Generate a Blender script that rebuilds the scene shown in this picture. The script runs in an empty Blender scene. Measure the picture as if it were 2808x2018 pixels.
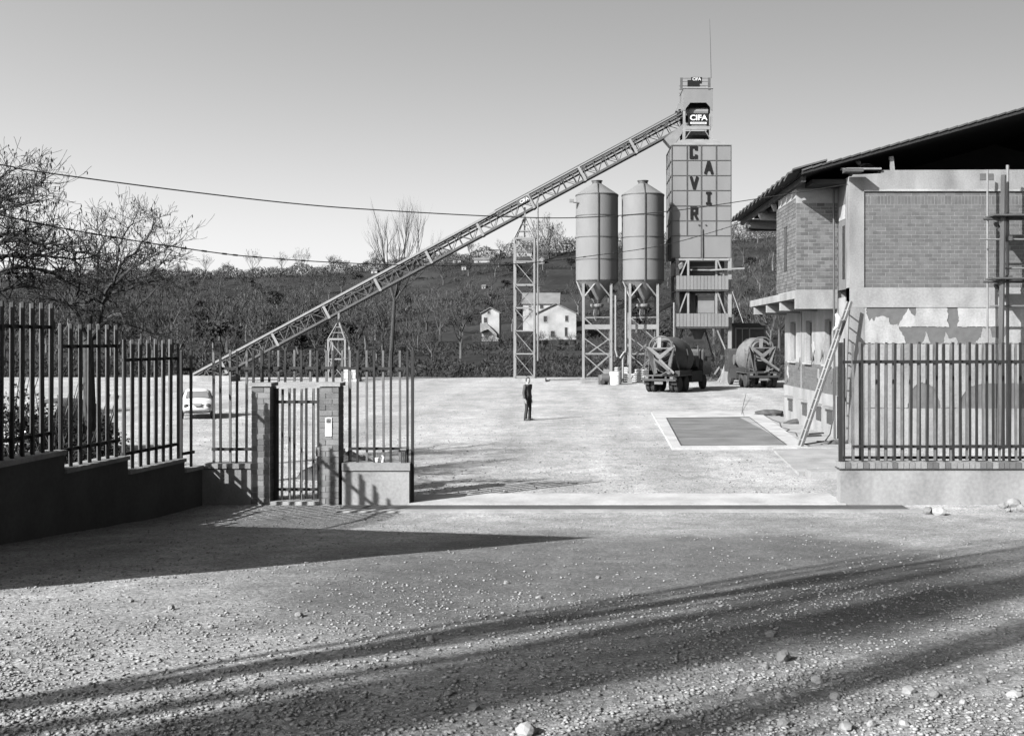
import bpy, bmesh, math, random
import numpy as np
from mathutils import Vector, Matrix, Quaternion

R = math.radians
random.seed(7)
rng = np.random.default_rng(11)
SC = bpy.context.scene
COL = SC.collection

# ------------------------------------------------------------------ camera
F, CX, CY, CH = 2900.0, 1585.0, 931.0, 3.28      # focal length in photo pixels, vanishing point, eye height
cam_d = bpy.data.cameras.new("camera")
cam = bpy.data.objects.new("camera", cam_d)
COL.objects.link(cam)
cam.location = (0, 0, CH)
cam.rotation_euler = (R(90), 0, 0)
cam_d.sensor_fit = 'HORIZONTAL'
cam_d.sensor_width = 36
cam_d.lens = F / 2808 * 36
cam_d.shift_x = (1404 - CX) / 2808
cam_d.shift_y = (CY - 1009) / 2808
cam_d.clip_start, cam_d.clip_end = 0.1, 6000
SC.camera = cam

# ------------------------------------------------------------------ sky, sun, exposure
AZ, EL = R(48), R(30.5)                          # shadows run right and away
W = bpy.data.worlds.new("World"); SC.world = W; W.use_nodes = True
nt = W.node_tree; nt.nodes.clear()
sky = nt.nodes.new("ShaderNodeTexSky"); sky.sky_type = 'NISHITA'; sky.sun_disc = False
sky.sun_elevation = EL; sky.sun_rotation = R(180) + AZ
sky.air_density = 0.6; sky.dust_density = 2.2; sky.ozone_density = 1.0
sep = nt.nodes.new("ShaderNodeSeparateColor")     # black-and-white film behind a yellow filter: red and some green
m1 = nt.nodes.new("ShaderNodeMath"); m1.operation = 'MULTIPLY'; m1.inputs[1].default_value = 0.95
m2 = nt.nodes.new("ShaderNodeMath"); m2.operation = 'MULTIPLY_ADD'; m2.inputs[1].default_value = 0.05
bg = nt.nodes.new("ShaderNodeBackground"); bg.inputs[1].default_value = 0.078
out = nt.nodes.new("ShaderNodeOutputWorld")
L = nt.links.new
L(sky.outputs[0], sep.inputs[0]); L(sep.outputs[0], m1.inputs[0])
L(sep.outputs[1], m2.inputs[0]); L(m1.outputs[0], m2.inputs[2])
tc = nt.nodes.new("ShaderNodeTexCoord"); sx = nt.nodes.new("ShaderNodeSeparateXYZ"); L(tc.outputs["Generated"], sx.inputs[0])
m3 = nt.nodes.new("ShaderNodeMath"); m3.operation = 'MULTIPLY_ADD'; m3.inputs[1].default_value = -0.5; m3.inputs[2].default_value = 1.0   # brightness ramp put into the sky, paler towards the left
m4 = nt.nodes.new("ShaderNodeMath"); m4.operation = 'MULTIPLY'
L(sx.outputs[0], m3.inputs[0]); L(m3.outputs[0], m4.inputs[0]); L(m2.outputs[0], m4.inputs[1])
L(m4.outputs[0], bg.inputs[0]); L(bg.outputs[0], out.inputs[0])
sun_d = bpy.data.lights.new("sun", 'SUN'); sun_d.energy = 5.0; sun_d.angle = R(0.5); sun_d.color = (1, 1, 1)
sun = bpy.data.objects.new("sun", sun_d); COL.objects.link(sun)
SD = Vector((math.sin(AZ) * math.cos(EL), math.cos(AZ) * math.cos(EL), -math.sin(EL)))
sun.rotation_euler = SD.to_track_quat('-Z', 'Y').to_euler()
sun.location = (-60, -50, 60)
vs = SC.view_settings
vs.view_transform = 'Standard'; vs.look = 'None'; vs.gamma = 1; vs.use_curve_mapping = False
vs.exposure = 2.17
SC.render.engine = 'CYCLES'
SC.cycles.max_bounces = 5; SC.cycles.diffuse_bounces = 3; SC.cycles.transparent_max_bounces = 8

# ------------------------------------------------------------------ helpers
def wx(px, Y): return (px - CX) * Y / F
def wz(py, Y): return CH - (py - CY) * Y / F
def P(px, py, Y): return Vector((wx(px, Y), Y, wz(py, Y)))
def gz(Y):                                        # the road rises towards the photographer
    t = 19.3 - Y
    return 0.09 * (math.sqrt(t * t + 0.5) + t) / 2 - 0.004
def gnd(px, py):                                  # pixel -> point on the ground sheet
    k = (py - CY) / F
    lo, hi = 2.0, 400.0
    for _ in range(50):
        m = (lo + hi) / 2
        if CH - k * m > gz(m): lo = m
        else: hi = m
    return Vector(((px - CX) * lo / F, lo, gz(lo)))

class MB:
    def __init__(s): s.v, s.f = [], []
    def add(s, vs_, fs_):
        n = len(s.v); s.v += [tuple(v) for v in vs_]; s.f += [tuple(i + n for i in f) for f in fs_]; return s
    def box(s, x0, x1, y0, y1, z0, z1):
        return s.add([(x0,y0,z0),(x1,y0,z0),(x1,y1,z0),(x0,y1,z0),(x0,y0,z1),(x1,y0,z1),(x1,y1,z1),(x0,y1,z1)],
                     [(0,3,2,1),(4,5,6,7),(0,1,5,4),(1,2,6,5),(2,3,7,6),(3,0,4,7)])
    def cbox(s, c, sx, sy, sz, M=None):
        vs_ = [Vector((a*sx/2, b*sy/2, d*sz/2)) for d in (-1,1) for a,b in ((-1,-1),(1,-1),(1,1),(-1,1))]
        if M is not None: vs_ = [M @ v for v in vs_]
        c = Vector(c)
        return s.add([v + c for v in vs_], [(0,3,2,1),(4,5,6,7),(0,1,5,4),(1,2,6,5),(2,3,7,6),(3,0,4,7)])
    def beam(s, p, q, w, h=None, up=(0,0,1)):
        p, q = Vector(p), Vector(q); h = h or w
        d = (q - p).normalized(); u = Vector(up)
        if abs(d.dot(u)) > .98: u = Vector((0,1,0))
        a = d.cross(u).normalized(); b = a.cross(d).normalized()
        vs_ = [e + a*(i*w/2) + b*(j*h/2) for e in (p,q) for i,j in ((-1,-1),(1,-1),(1,1),(-1,1))]
        return s.add(vs_, [(0,1,2,3)[::-1],(4,5,6,7),(0,1,5,4),(1,2,6,5),(2,3,7,6),(3,0,4,7)])
    def tube(s, pts, rad, n=8, caps=True):
        pts = [Vector(p) for p in pts]
        if not hasattr(rad, '__len__'): rad = [rad]*len(pts)
        base = len(s.v); a = None
        for i, p in enumerate(pts):
            d = (pts[min(i+1,len(pts)-1)] - pts[max(i-1,0)])
            d = d.normalized() if d.length > 1e-9 else Vector((0,0,1))
            if a is None:
                a = d.cross(Vector((0,0,1)))
                if a.length < .05: a = d.cross(Vector((0,1,0)))
            a = (a - d*a.dot(d)).normalized(); b = d.cross(a)
            for k in range(n):
                t = 2*math.pi*k/n
                s.v.append(tuple(p + a*(rad[i]*math.cos(t)) + b*(rad[i]*math.sin(t))))
        for i in range(len(pts)-1):
            for k in range(n):
                k2 = (k+1) % n
                s.f.append((base+i*n+k, base+i*n+k2, base+(i+1)*n+k2, base+(i+1)*n+k))
        if caps and n > 2:
            s.f.append(tuple(base+k for k in range(n))[::-1])
            s.f.append(tuple(base+(len(pts)-1)*n+k for k in range(n)))
        return s
    def lathe(s, prof, n=32, M=None, caps=True):
        base = len(s.v); M = M or Matrix()
        for r, z in prof:
            for k in range(n):
                t = 2*math.pi*k/n
                s.v.append(tuple(M @ Vector((r*math.cos(t), r*math.sin(t), z))))
        for i in range(len(prof)-1):
            for k in range(n):
                k2 = (k+1) % n
                s.f.append((base+i*n+k, base+i*n+k2, base+(i+1)*n+k2, base+(i+1)*n+k))
        if caps:
            s.f.append(tuple(base+k for k in range(n))[::-1])
            s.f.append(tuple(base+(len(prof)-1)*n+k for k in range(n)))
        return s
    def prism(s, pts, off):
        pts = [Vector(p) for p in pts]; off = Vector(off); n = len(pts)
        return s.add(pts + [p+off for p in pts],
              [tuple(range(n))[::-1], tuple(range(n,2*n))] + [(i,(i+1)%n,n+(i+1)%n,n+i) for i in range(n)])
    def loft(s, rings):
        n = len(rings[0]); base = len(s.v)
        for r in rings: s.v += [tuple(p) for p in r]
        for i in range(len(rings)-1):
            for k in range(n):
                k2 = (k+1) % n
                s.f.append((base+i*n+k, base+i*n+k2, base+(i+1)*n+k2, base+(i+1)*n+k))
        s.f.append(tuple(base+k for k in range(n))[::-1]); s.f.append(tuple(base+(len(rings)-1)*n+k for k in range(n)))
        return s
    def build(s, name, mat, parent=None, smooth=False, fix=True, **kw):
        v = np.array(s.v, dtype=float)
        c = Vector(((v[:,0].min()+v[:,0].max())/2, (v[:,1].min()+v[:,1].max())/2, v[:,2].min()))
        me = bpy.data.meshes.new(name)
        me.from_pydata((v - np.array(c)).tolist(), [], s.f)
        if fix:
            bm = bmesh.new(); bm.from_mesh(me); bmesh.ops.recalc_face_normals(bm, faces=bm.faces); bm.to_mesh(me); bm.free()
        if smooth:
            me.polygons.foreach_set("use_smooth", [True]*len(me.polygons))
            me.set_sharp_from_angle(angle=R(38))
        me.materials.append(mat)
        return place(me, name, c, parent, **kw)

def place(me, name, loc, parent=None, scale=None, rot=None, **kw):
    o = bpy.data.objects.new(name, me); COL.objects.link(o)
    o.location = loc
    if scale is not None: o.scale = scale
    if rot is not None: o.rotation_euler = rot
    if parent is not None:
        o.parent = parent
        o.matrix_parent_inverse = wm(parent).inverted()
    for k, val in kw.items(): o[k] = val
    return o
def wm(o):
    m = Matrix.LocRotScale(o.location, o.rotation_euler, o.scale)
    return (wm(o.parent) @ o.matrix_parent_inverse @ m) if o.parent else m

def thing(name, label, cat, loc, group=None):
    o = bpy.data.objects.new(name, None); COL.objects.link(o); o.location = loc
    o.empty_display_size = 0.2
    o["label"] = label; o["category"] = cat
    if group: o["group"] = group
    return o
def tag(o, label, cat, group=None):
    o["label"] = label; o["category"] = cat
    if group: o["group"] = group
    return o
KIDS = {}
def dup(root, loc, rz=0, sc=1.0, label=None):
    r = root.copy(); COL.objects.link(r); r.location = loc; r.rotation_euler = (0,0,rz)
    r.scale = (sc,sc,sc) if not hasattr(sc,'__len__') else sc
    if label: r["label"] = label
    if root.name not in KIDS: KIDS[root.name] = [(c, list(c.children)) for c in root.children]
    for c, gs in KIDS[root.name]:
        k = c.copy(); COL.objects.link(k); k.parent = r; k.matrix_parent_inverse = c.matrix_parent_inverse.copy()
        for g in gs:
            h = g.copy(); COL.objects.link(h); h.parent = k; h.matrix_parent_inverse = g.matrix_parent_inverse.copy()
    return r

# ------------------------------------------------------------------ materials (all grey: a black-and-white picture)
def mat(name, v, var=.18, scale=3.0, fine=40.0, bump=.15, rough=.85, metal=0.0, rnd=0.0, streak=0.0, hi=None, spec=.3, bdist=.01):
    m = bpy.data.materials.new(name); m.use_nodes = True
    n = m.node_tree.nodes; l = m.node_tree.links.new
    b = n["Principled BSDF"]; b.inputs["Roughness"].default_value = rough; b.inputs["Metallic"].default_value = metal
    b.inputs["Specular IOR Level"].default_value = spec
    g = n.new("ShaderNodeNewGeometry")
    t1 = n.new("ShaderNodeTexNoise"); t1.inputs["Scale"].default_value = scale; t1.inputs["Detail"].default_value = 5
    t2 = n.new("ShaderNodeTexNoise"); t2.inputs["Scale"].default_value = fine; t2.inputs["Detail"].default_value = 3
    l(g.outputs["Position"], t1.inputs["Vector"]); l(g.outputs["Position"], t2.inputs["Vector"])
    if streak:
        mp = n.new("ShaderNodeMapping"); mp.inputs["Scale"].default_value = (1, 1, streak)
        l(g.outputs["Position"], mp.inputs["Vector"]); l(mp.outputs[0], t1.inputs["Vector"])
    a = n.new("ShaderNodeMath"); a.operation = 'MULTIPLY_ADD'; a.inputs[1].default_value = .45
    l(t2.outputs["Fac"], a.inputs[0]); l(t1.outputs["Fac"], a.inputs[2])
    src = a.outputs[0]; mid = .725
    if rnd:
        oi = n.new("ShaderNodeObjectInfo"); s_ = n.new("ShaderNodeMath"); s_.operation = 'ADD'
        l(oi.outputs["Random"], s_.inputs[0]); l(g.outputs["Random Per Island"], s_.inputs[1])
        fr = n.new("ShaderNodeMath"); fr.operation = 'FRACT'; l(s_.outputs[0], fr.inputs[0])
        c_ = n.new("ShaderNodeMath"); c_.operation = 'MULTIPLY_ADD'; c_.inputs[1].default_value = rnd/max(var,.01)*.25
        l(fr.outputs[0], c_.inputs[0]); l(src, c_.inputs[2]); src = c_.outputs[0]; mid += .125*rnd/max(var,.01)
    mr = n.new("ShaderNodeMapRange")
    mr.inputs["From Min"].default_value = mid - .35; mr.inputs["From Max"].default_value = mid + .35
    mr.inputs["To Min"].default_value = v*(1-2*var) if 1-2*var > .1 else v*.1
    mr.inputs["To Max"].default_value = v*(1+2*var)
    l(src, mr.inputs["Value"]); l(mr.outputs[0], b.inputs["Base Color"])
    if bump:
        bp = n.new("ShaderNodeBump"); bp.inputs["Strength"].default_value = bump; bp.inputs["Distance"].default_value = bdist
        l(a.outputs[0], bp.inputs["Height"]); l(bp.outputs[0], b.inputs["Normal"])
    return m
M = {}
M['gravel'] = mat('gravel', 0.185, .16, .35, 9, .5, .95, bdist=.03)
M['stone'] = mat('stone', 0.095, .15, 6, 60, .4, .95, rnd=.5)
M['concrete'] = mat('concrete', 0.084, .24, 1.6, 22, .25, .9, streak=.45)
M['concrete_light'] = mat('concrete_light', 0.12, .24, 1.2, 18, .2, .9, streak=.45)
M['plaster'] = mat('plaster', 0.1, .24, 1.3, 14, .2, .9, streak=.45)
M['plaster_white'] = mat('plaster_white', 0.124, .24, 2.0, 16, .2, .9, streak=.45)
M['mortar'] = mat('mortar', 0.11, .12, 3, 30, .3, .95)
M['brick'] = mat('brick', 0.04, .14, 5, 50, .3, .9, rnd=.2)
M['iron_lit'] = mat('iron_lit', .05, .2, 6, 40, .1, .6, spec=.2)  # paler copy of the fence iron; sunlight on alternate pickets put into the colour
M['concrete_pale'] = mat('concrete_pale', 0.165, .2, 1.2, 18, .2, .9)
M['conv'] = mat('conv', 0.025, .14, 2, 20, .08, .6)
M['wall_shaded'] = mat('wall_shaded', 0.036, .22, 1.2, 14, .3, .95)  # wall's deep shade put into the colour: darker than the other concrete
M['pillar_brick'] = mat('pillar_brick', 0.068, .18, 5, 50, .3, .9, rnd=.5)
M['brick_dark'] = mat('brick_dark', 0.04, .16, 5, 50, .3, .9, rnd=.5)
M['iron'] = mat('iron', 0.024, .2, 4, 30, .1, .6)
M['iron_fence'] = mat('iron_fence', 0.008, .2, 6, 40, .1, .6, spec=.2)
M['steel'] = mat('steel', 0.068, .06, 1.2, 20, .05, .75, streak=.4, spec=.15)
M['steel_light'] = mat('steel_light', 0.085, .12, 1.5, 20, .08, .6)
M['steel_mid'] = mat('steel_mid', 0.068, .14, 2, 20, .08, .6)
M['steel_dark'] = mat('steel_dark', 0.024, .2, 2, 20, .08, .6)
M['panel'] = mat('panel', 0.064, .07, .9, 10, .05, .65, rnd=.08, streak=.3)
M['truck_light'] = mat('truck_light', 0.05, .2, 3, 20, .1, .8)
M['truck_mid'] = mat('truck_mid', .035, .25, 3, 20, .1, .8)
M['black'] = mat('black', 0.0096, .2, 3, 20, .05, .7)
M['paint_dark'] = mat('paint_dark', .006, .1, 3, 20, .03, .9, spec=.05)
M['wall_far'] = mat('wall_far', 0.125, .22, .5, 6, .2, .9)
M['paint_white'] = mat('paint_white', 0.25, .05, 3, 20, .02, .5)
M['rubber'] = mat('rubber', 0.0128, .2, 6, 40, .1, .8)
M['glass'] = mat('glass', 0.028, .1, 1, 5, 0, .12, spec=.6)
M['glass_dark'] = mat('glass_dark', 0.0096, .1, 1, 5, 0, .25, spec=.5)
M['car_white'] = mat('car_white', 0.3, .04, 1, 5, 0, .25, spec=.5)
M['car_dark'] = mat('car_dark', 0.024, .06, 1, 5, 0, .25, spec=.6)
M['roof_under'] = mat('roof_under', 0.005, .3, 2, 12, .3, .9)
M['tile'] = mat('tile', 0.022, .2, 4, 30, .3, .9, rnd=.4)
M['wood'] = mat('wood', 0.08, .16, 3, 30, .3, .85, streak=.2)
M['wood_dark'] = mat('wood_dark', 0.024, .25, 3, 30, .3, .85, streak=.2)
M['bark'] = mat('bark', 0.024, .25, 6, 40, .4, .95, spec=.03)
M['bark_far'] = mat('bark_far', 0.044, .2, .2, 4, 0, .95, rnd=.5, spec=.03)
M['twig_far'] = mat('twig_far', 0.032, .2, .05, 2, 0, .95, rnd=.5, spec=.03)
M['leaf_dark'] = mat('leaf_dark', 0.0112, .3, .3, 6, 0, .9, rnd=.5, spec=.03)
M['leaf_mid'] = mat('leaf_mid', 0.0176, .3, .3, 6, 0, .9, rnd=.5, spec=.03)
M['pod'] = mat('pod', 0.016, .3, 6, 40, 0, .8, rnd=.5, spec=.03)
M['grass_hill'] = mat('grass_hill', 0.0145, .42, .035, .6, .4, .98, bdist=.5, spec=.03)
M['earth'] = mat('earth', 0.024, .25, 2, 20, .5, .95, bdist=.03)
M['cable'] = mat('cable', 0.0168, .1, 3, 20, 0, .7)
M['suit'] = mat('suit', 0.008, .2, 8, 60, .1, .9)
M['jacket'] = mat('jacket', 0.024, .15, 8, 60, .1, .9)
M['shirt'] = mat('shirt', 0.2, .05, 8, 60, .05, .9)
M['skin'] = mat('skin', 0.128, .08, 8, 60, .05, .7)
M['hair'] = mat('hair', 0.0096, .2, 40, 90, .2, .7)
M['cap'] = mat('cap', 0.112, .1, 8, 60, .05, .9)
M['roof_far'] = mat('roof_far', 0.06, .16, .7, 8, .2, .9)
M['bag'] = mat('bag', 0.192, .12, 3, 20, .3, .9)
M['weigh'] = mat('weigh', 0.06, .26, .8, 14, .2, .8)

# pavement of the road: darker compacted track through the entrance
def track_mask(m):
    n = m.node_tree.nodes; l = m.node_tree.links.new; b = n["Principled BSDF"]
    src = b.inputs["Base Color"].links[0].from_socket
    g = n.new("ShaderNodeNewGeometry"); sp = n.new("ShaderNodeSeparateXYZ"); l(g.outputs["Position"], sp.inputs[0])
    nz = n.new("ShaderNodeTexNoise"); nz.inputs["Scale"].default_value = .5; nz.inputs["Detail"].default_value = 4
    l(g.outputs["Position"], nz.inputs["Vector"])
    def mth(op, a, b_):
        k = n.new("ShaderNodeMath"); k.operation = op
        for i, x in enumerate((a, b_)):
            if x is None: continue
            if isinstance(x, (int, float)): k.inputs[i].default_value = x
            else: l(x, k.inputs[i])
        return k.outputs[0]
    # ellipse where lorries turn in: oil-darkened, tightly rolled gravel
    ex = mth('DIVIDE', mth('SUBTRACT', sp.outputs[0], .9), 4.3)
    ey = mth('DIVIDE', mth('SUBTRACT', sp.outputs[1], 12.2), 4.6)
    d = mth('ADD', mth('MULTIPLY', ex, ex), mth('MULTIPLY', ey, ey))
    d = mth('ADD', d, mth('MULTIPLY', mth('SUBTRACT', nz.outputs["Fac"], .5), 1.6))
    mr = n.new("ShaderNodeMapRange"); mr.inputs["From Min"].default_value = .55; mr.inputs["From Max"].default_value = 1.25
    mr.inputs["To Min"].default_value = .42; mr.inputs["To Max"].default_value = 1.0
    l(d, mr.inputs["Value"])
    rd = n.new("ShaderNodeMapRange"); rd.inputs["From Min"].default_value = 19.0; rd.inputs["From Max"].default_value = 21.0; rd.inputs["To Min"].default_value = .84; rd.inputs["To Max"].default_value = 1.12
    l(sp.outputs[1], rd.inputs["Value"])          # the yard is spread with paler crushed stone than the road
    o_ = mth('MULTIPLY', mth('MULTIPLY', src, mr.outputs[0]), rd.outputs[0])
    l(o_, b.inputs["Base Color"])
def pebbles(m):
    n = m.node_tree.nodes; l = m.node_tree.links.new; b = n["Principled BSDF"]
    src = b.inputs["Base Color"].links[0].from_socket
    g = n.new("ShaderNodeNewGeometry")
    def mth(op, a, b_, c=None):
        k = n.new("ShaderNodeMath"); k.operation = op
        for i, x in enumerate((a, b_, c)):
            if x is None: continue
            if isinstance(x, (int, float)): k.inputs[i].default_value = x
            else: l(x, k.inputs[i])
        return k.outputs[0]
    col = src; hgt = None
    for sc_, amp, hw in ((26, .55, .012), (70, .45, .005)):
        v = n.new("ShaderNodeTexVoronoi"); v.inputs["Scale"].default_value = sc_; l(g.outputs["Position"], v.inputs["Vector"])
        sp = n.new("ShaderNodeSeparateColor"); l(v.outputs["Color"], sp.inputs[0])
        k = mth('MULTIPLY_ADD', sp.outputs[0], amp, 1-amp*.5)          # each pebble its own grey
        d = mth('MULTIPLY_ADD', v.outputs["Distance"], -.55, 1.12)     # darker towards the gaps between pebbles
        col = mth('MULTIPLY', mth('MULTIPLY', col, k), d)
        h = mth('MULTIPLY', mth('MULTIPLY', v.outputs["Distance"], sp.outputs[1]), -hw)
        hgt = h if hgt is None else mth('ADD', hgt, h)
    nb = n.new("ShaderNodeTexNoise"); nb.inputs["Scale"].default_value = 1.6; nb.inputs["Detail"].default_value = 8; nb.inputs["Roughness"].default_value = .7; l(g.outputs["Position"], nb.inputs["Vector"])
    mr = n.new("ShaderNodeMapRange"); mr.inputs["From Min"].default_value = .32; mr.inputs["From Max"].default_value = .68; mr.inputs["To Min"].default_value = .68; mr.inputs["To Max"].default_value = 1.3
    l(nb.outputs["Fac"], mr.inputs["Value"]); col = mth('MULTIPLY', col, mr.outputs[0])
    # wheel tracks sweeping in through the entrance
    mp = n.new("ShaderNodeMapping"); mp.inputs["Scale"].default_value = (.5, .05, 1); mp.inputs["Rotation"].default_value = (0, 0, .12); l(g.outputs["Position"], mp.inputs["Vector"])
    nt2 = n.new("ShaderNodeTexNoise"); nt2.inputs["Scale"].default_value = 1.0; nt2.inputs["Detail"].default_value = 4; l(mp.outputs[0], nt2.inputs["Vector"])
    mr2 = n.new("ShaderNodeMapRange"); mr2.inputs["From Min"].default_value = .35; mr2.inputs["From Max"].default_value = .62; mr2.inputs["To Min"].default_value = .78; mr2.inputs["To Max"].default_value = 1.12
    l(nt2.outputs["Fac"], mr2.inputs["Value"]); col = mth('MULTIPLY', col, mr2.outputs[0])
    l(col, b.inputs["Base Color"])
    bp = n.new("ShaderNodeBump"); bp.inputs["Strength"].default_value = .9; bp.inputs["Distance"].default_value = 1.0
    l(hgt, bp.inputs["Height"]); old = b.inputs["Normal"].links[0].from_socket; l(old, bp.inputs["Normal"]); l(bp.outputs[0], b.inputs["Normal"])
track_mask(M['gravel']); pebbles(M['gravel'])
UNIT = None
def unit_box():
    global UNIT
    if UNIT is None: UNIT = {}
    return UNIT
def cube_mesh(mt):
    u = unit_box()
    if mt.name not in u:
        me = bpy.data.meshes.new("piece")
        b = MB().box(-.5,.5,-.5,.5,-.5,.5)
        me.from_pydata(b.v, [], b.f); me.materials.append(mt); u[mt.name] = me
    return u[mt.name]
def piece(name, mt, c, size, parent, rot=None, **kw):
    return place(cube_mesh(mt), name, c, parent, scale=size, rot=rot, **kw)
def bar_piece(name, mt, p, q, w, h, parent, up=(0,0,1)):      # one straight member as its own object
    return MB().beam(p, q, w, h, up).build(name, mt, parent, fix=False)
# ================================================================== THE SETTING
def sheet(name, ys, wfun, zfun, nx, mt, xoff=0):
    xs = np.linspace(-1, 1, nx)
    V = []
    for Y in ys:
        w = wfun(Y)
        for u in xs:
            X = u*w + xoff
            V.append((X, Y, zfun(X, Y)))
    Fc = []
    for j in range(len(ys)-1):
        for i in range(nx-1):
            a = j*nx+i
            Fc.append((a, a+1, a+nx+1, a+nx))
    me = bpy.data.meshes.new(name); me.from_pydata(V, [], Fc); me.materials.append(mt)
    me.polygons.foreach_set("use_smooth", [True]*len(me.polygons))
    o = bpy.data.objects.new(name, me); COL.objects.link(o); o["kind"] = "structure"
    return o
from mathutils import noise as MN
def nz(x, y, s, seed=0.0): return MN.noise(Vector((x*s, y*s, seed)))

def ground_z(X, Y):
    z = gz(Y)
    if Y < 20: z += .012*nz(X, Y, .9) + .006*nz(X, Y, 3.1, 4)
    elif Y < 79: z += .02*nz(X, Y, .25) - .01
    else: z -= min(1.2, (Y-79)*.35)*0.0
    return z
ys = list(np.arange(-40, 2, 3.0)) + list(np.arange(2, 24, .25)) + list(np.arange(24, 60, 1.0)) + list(np.arange(60, 92.1, 2.0))
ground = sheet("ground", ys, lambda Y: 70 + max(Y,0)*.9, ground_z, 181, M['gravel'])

# --- valley floor and hillside beyond the yard
SKY = [(-600,790),(0,768),(450,766),(900,752),(1250,716),(1500,690),(1750,676),(2030,658),(2200,640),(3400,560)]
def sky_y(px):
    for (a,b),(c,d) in zip(SKY, SKY[1:]):
        if px <= c: return b+(d-b)*max(0,(px-a))/(c-a)
    return SKY[-1][1]
def hill_z(X, Y):
    px = CX + X*F/max(Y, 60)
    zs = CH + (CY - sky_y(px))/F*450
    t = (Y-150)/300
    base = -1.0 + 1.0*min(1, max(0, (Y-92)/30))
    if t <= 0: z = 0
    elif t <= 1: z = zs*t*t
    else: z = zs*(1 - .25*(t-1)**2*min(1, 1)) if t < 2.5 else zs*.3
    z += base
    k = min(1, max(0, (Y-150)/60))
    z += k*(.9*nz(X, Y, .02) + .5*nz(X, Y, .06, 3)) + .15*nz(X, Y, .1, 8)
    z += k*.35*math.sin(Y*.33 + 2*nz(X, Y, .012, 6))            # terraces
    return z
ys = list(np.arange(91.5, 150, 2.5)) + list(np.arange(150, 480, 4.0)) + list(np.arange(480, 900, 30.0))
hill = sheet("hillside", ys, lambda Y: 120 + Y*.95, hill_z, 141, M['grass_hill'], 0)

# --- concrete sill across the entrance, rail slot, pavements
def slab(name, pts, z0, z1, mt, **kw):
    o = MB().prism([(x, y, z0) for x, y in pts], (0, 0, z1-z0)).build(name, mt, None)
    o["kind"] = "structure"
    return o
slab("entrance_sill", [(-3.35,20.9),(5.3,20.9),(5.3,22.35),(-3.35,22.35)], -.1, .035, M['concrete_pale'])
slab("rail_kerb", [(-4.6,20.05),(6.9,20.05),(6.9,20.3),(-4.6,20.3)], -.1, .028, M['concrete_light'])
slab("rail_slot", [(-4.6,20.3),(6.4,20.3),(6.4,20.9),(-4.6,20.9)], -.1, .012, M['earth'])
slab("facade_pavement", [(6.55,31.6),(6.72,44.6),(8.5,44.6),(8.5,31.6)], -.1, .06, M['concrete_light'])
slab("fence_pavement", [(5.35,25.6),(5.75,31.2),(9.2,31.6),(9.2,25.6)], -.1, .05, M['concrete_light'])
slab("doorstep", [(5.5,25.0),(6.6,25.0),(6.6,25.6),(5.5,25.6)], -.1, .16, M['concrete_light'])

# --- weighbridge
wb = thing("weighbridge", "sunken dark weighbridge platform in a pale concrete surround", "weighbridge", (5.0, 37.6, 0))
q = [gnd(1826,1151), gnd(2055,1148), gnd(2160,1227), gnd(1867,1229)]
o_ = [gnd(1786,1134), gnd(2078,1131), gnd(2215,1232), gnd(1843,1233)]
def ring(outer, inner, z0, z1):
    b = MB()
    for i in range(4):
        j = (i+1) % 4
        b.prism([(outer[i].x,outer[i].y,z0),(outer[j].x,outer[j].y,z0),(inner[j].x,inner[j].y,z0),(inner[i].x,inner[i].y,z0)], (0,0,z1-z0))
    return b
ring(o_, q, -.1, .075).build("surround", M['concrete_pale'], wb)
MB().prism([(p.x,p.y,-.05) for p in q], (0,0,.105)).build("platform", M['weigh'], wb)
c0 = sum(q, Vector())/4
iq = [p + (c0-p)*.012 for p in q]; ring([p + (c0-p)*.004 for p in q], iq, .056, .082).build("edge_frame", M['steel_dark'], wb)
for k in (.27,.5,.74):
    a_, b_ = q[0]+(q[3]-q[0])*k, q[1]+(q[2]-q[1])*k
    bar_piece("plate_joint", M['steel_dark'], a_+(b_-a_)*.01+Vector((0,0,.058)), b_-(b_-a_)*.01+Vector((0,0,.058)), .04, .006, wb)

# --- gravel: countless, one object each for road and yard
def stones(name, pts, sizes, mt):
    base = np.array([(1,0,0),(-.9,.1,0),(.1,1,0),(0,-1,.1),(0,.1,.8),(0,0,-.6),
                     (.6,.6,.35),(-.6,.5,.3),(-.55,-.6,.35),(.6,-.55,.3)], float)
    tris = np.array([(0,6,4),(6,2,4),(2,7,4),(7,1,4),(1,8,4),(8,3,4),(3,9,4),(9,0,4),
                     (0,5,2),(2,5,1),(1,5,3),(3,5,0),(0,2,6),(2,1,7),(1,3,8),(3,0,9)])
    n = len(pts)
    sc = sizes[:,None]*rng.uniform(.65,1.25,(n,3))*np.array([1,1,.75])
    a = rng.uniform(0, 2*np.pi, n); ca, sa = np.cos(a), np.sin(a)
    v = base[None]*(1+rng.uniform(-.22,.22,(n,10,1)))*sc[:,None,:]
    x = v[:,:,0]*ca[:,None]-v[:,:,1]*sa[:,None]; y = v[:,:,0]*sa[:,None]+v[:,:,1]*ca[:,None]
    v = np.stack([x,y,v[:,:,2]],2) + pts[:,None,:]
    f = (tris[None]+10*np.arange(n)[:,None,None]).reshape(-1,3)
    me = bpy.data.meshes.new(name)
    me.vertices.add(n*10); me.vertices.foreach_set("co", v.astype(np.float32).ravel())
    me.loops.add(f.size); me.loops.foreach_set("vertex_index", f.astype(np.int32).ravel())
    me.polygons.add(len(f)); me.polygons.foreach_set("loop_start", np.arange(0, f.size, 3, dtype=np.int32))
    me.update(calc_edges=True); me.validate(); me.materials.append(mt)
    o = bpy.data.objects.new(name, me); COL.objects.link(o); o["kind"] = "stuff"
    return o
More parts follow.
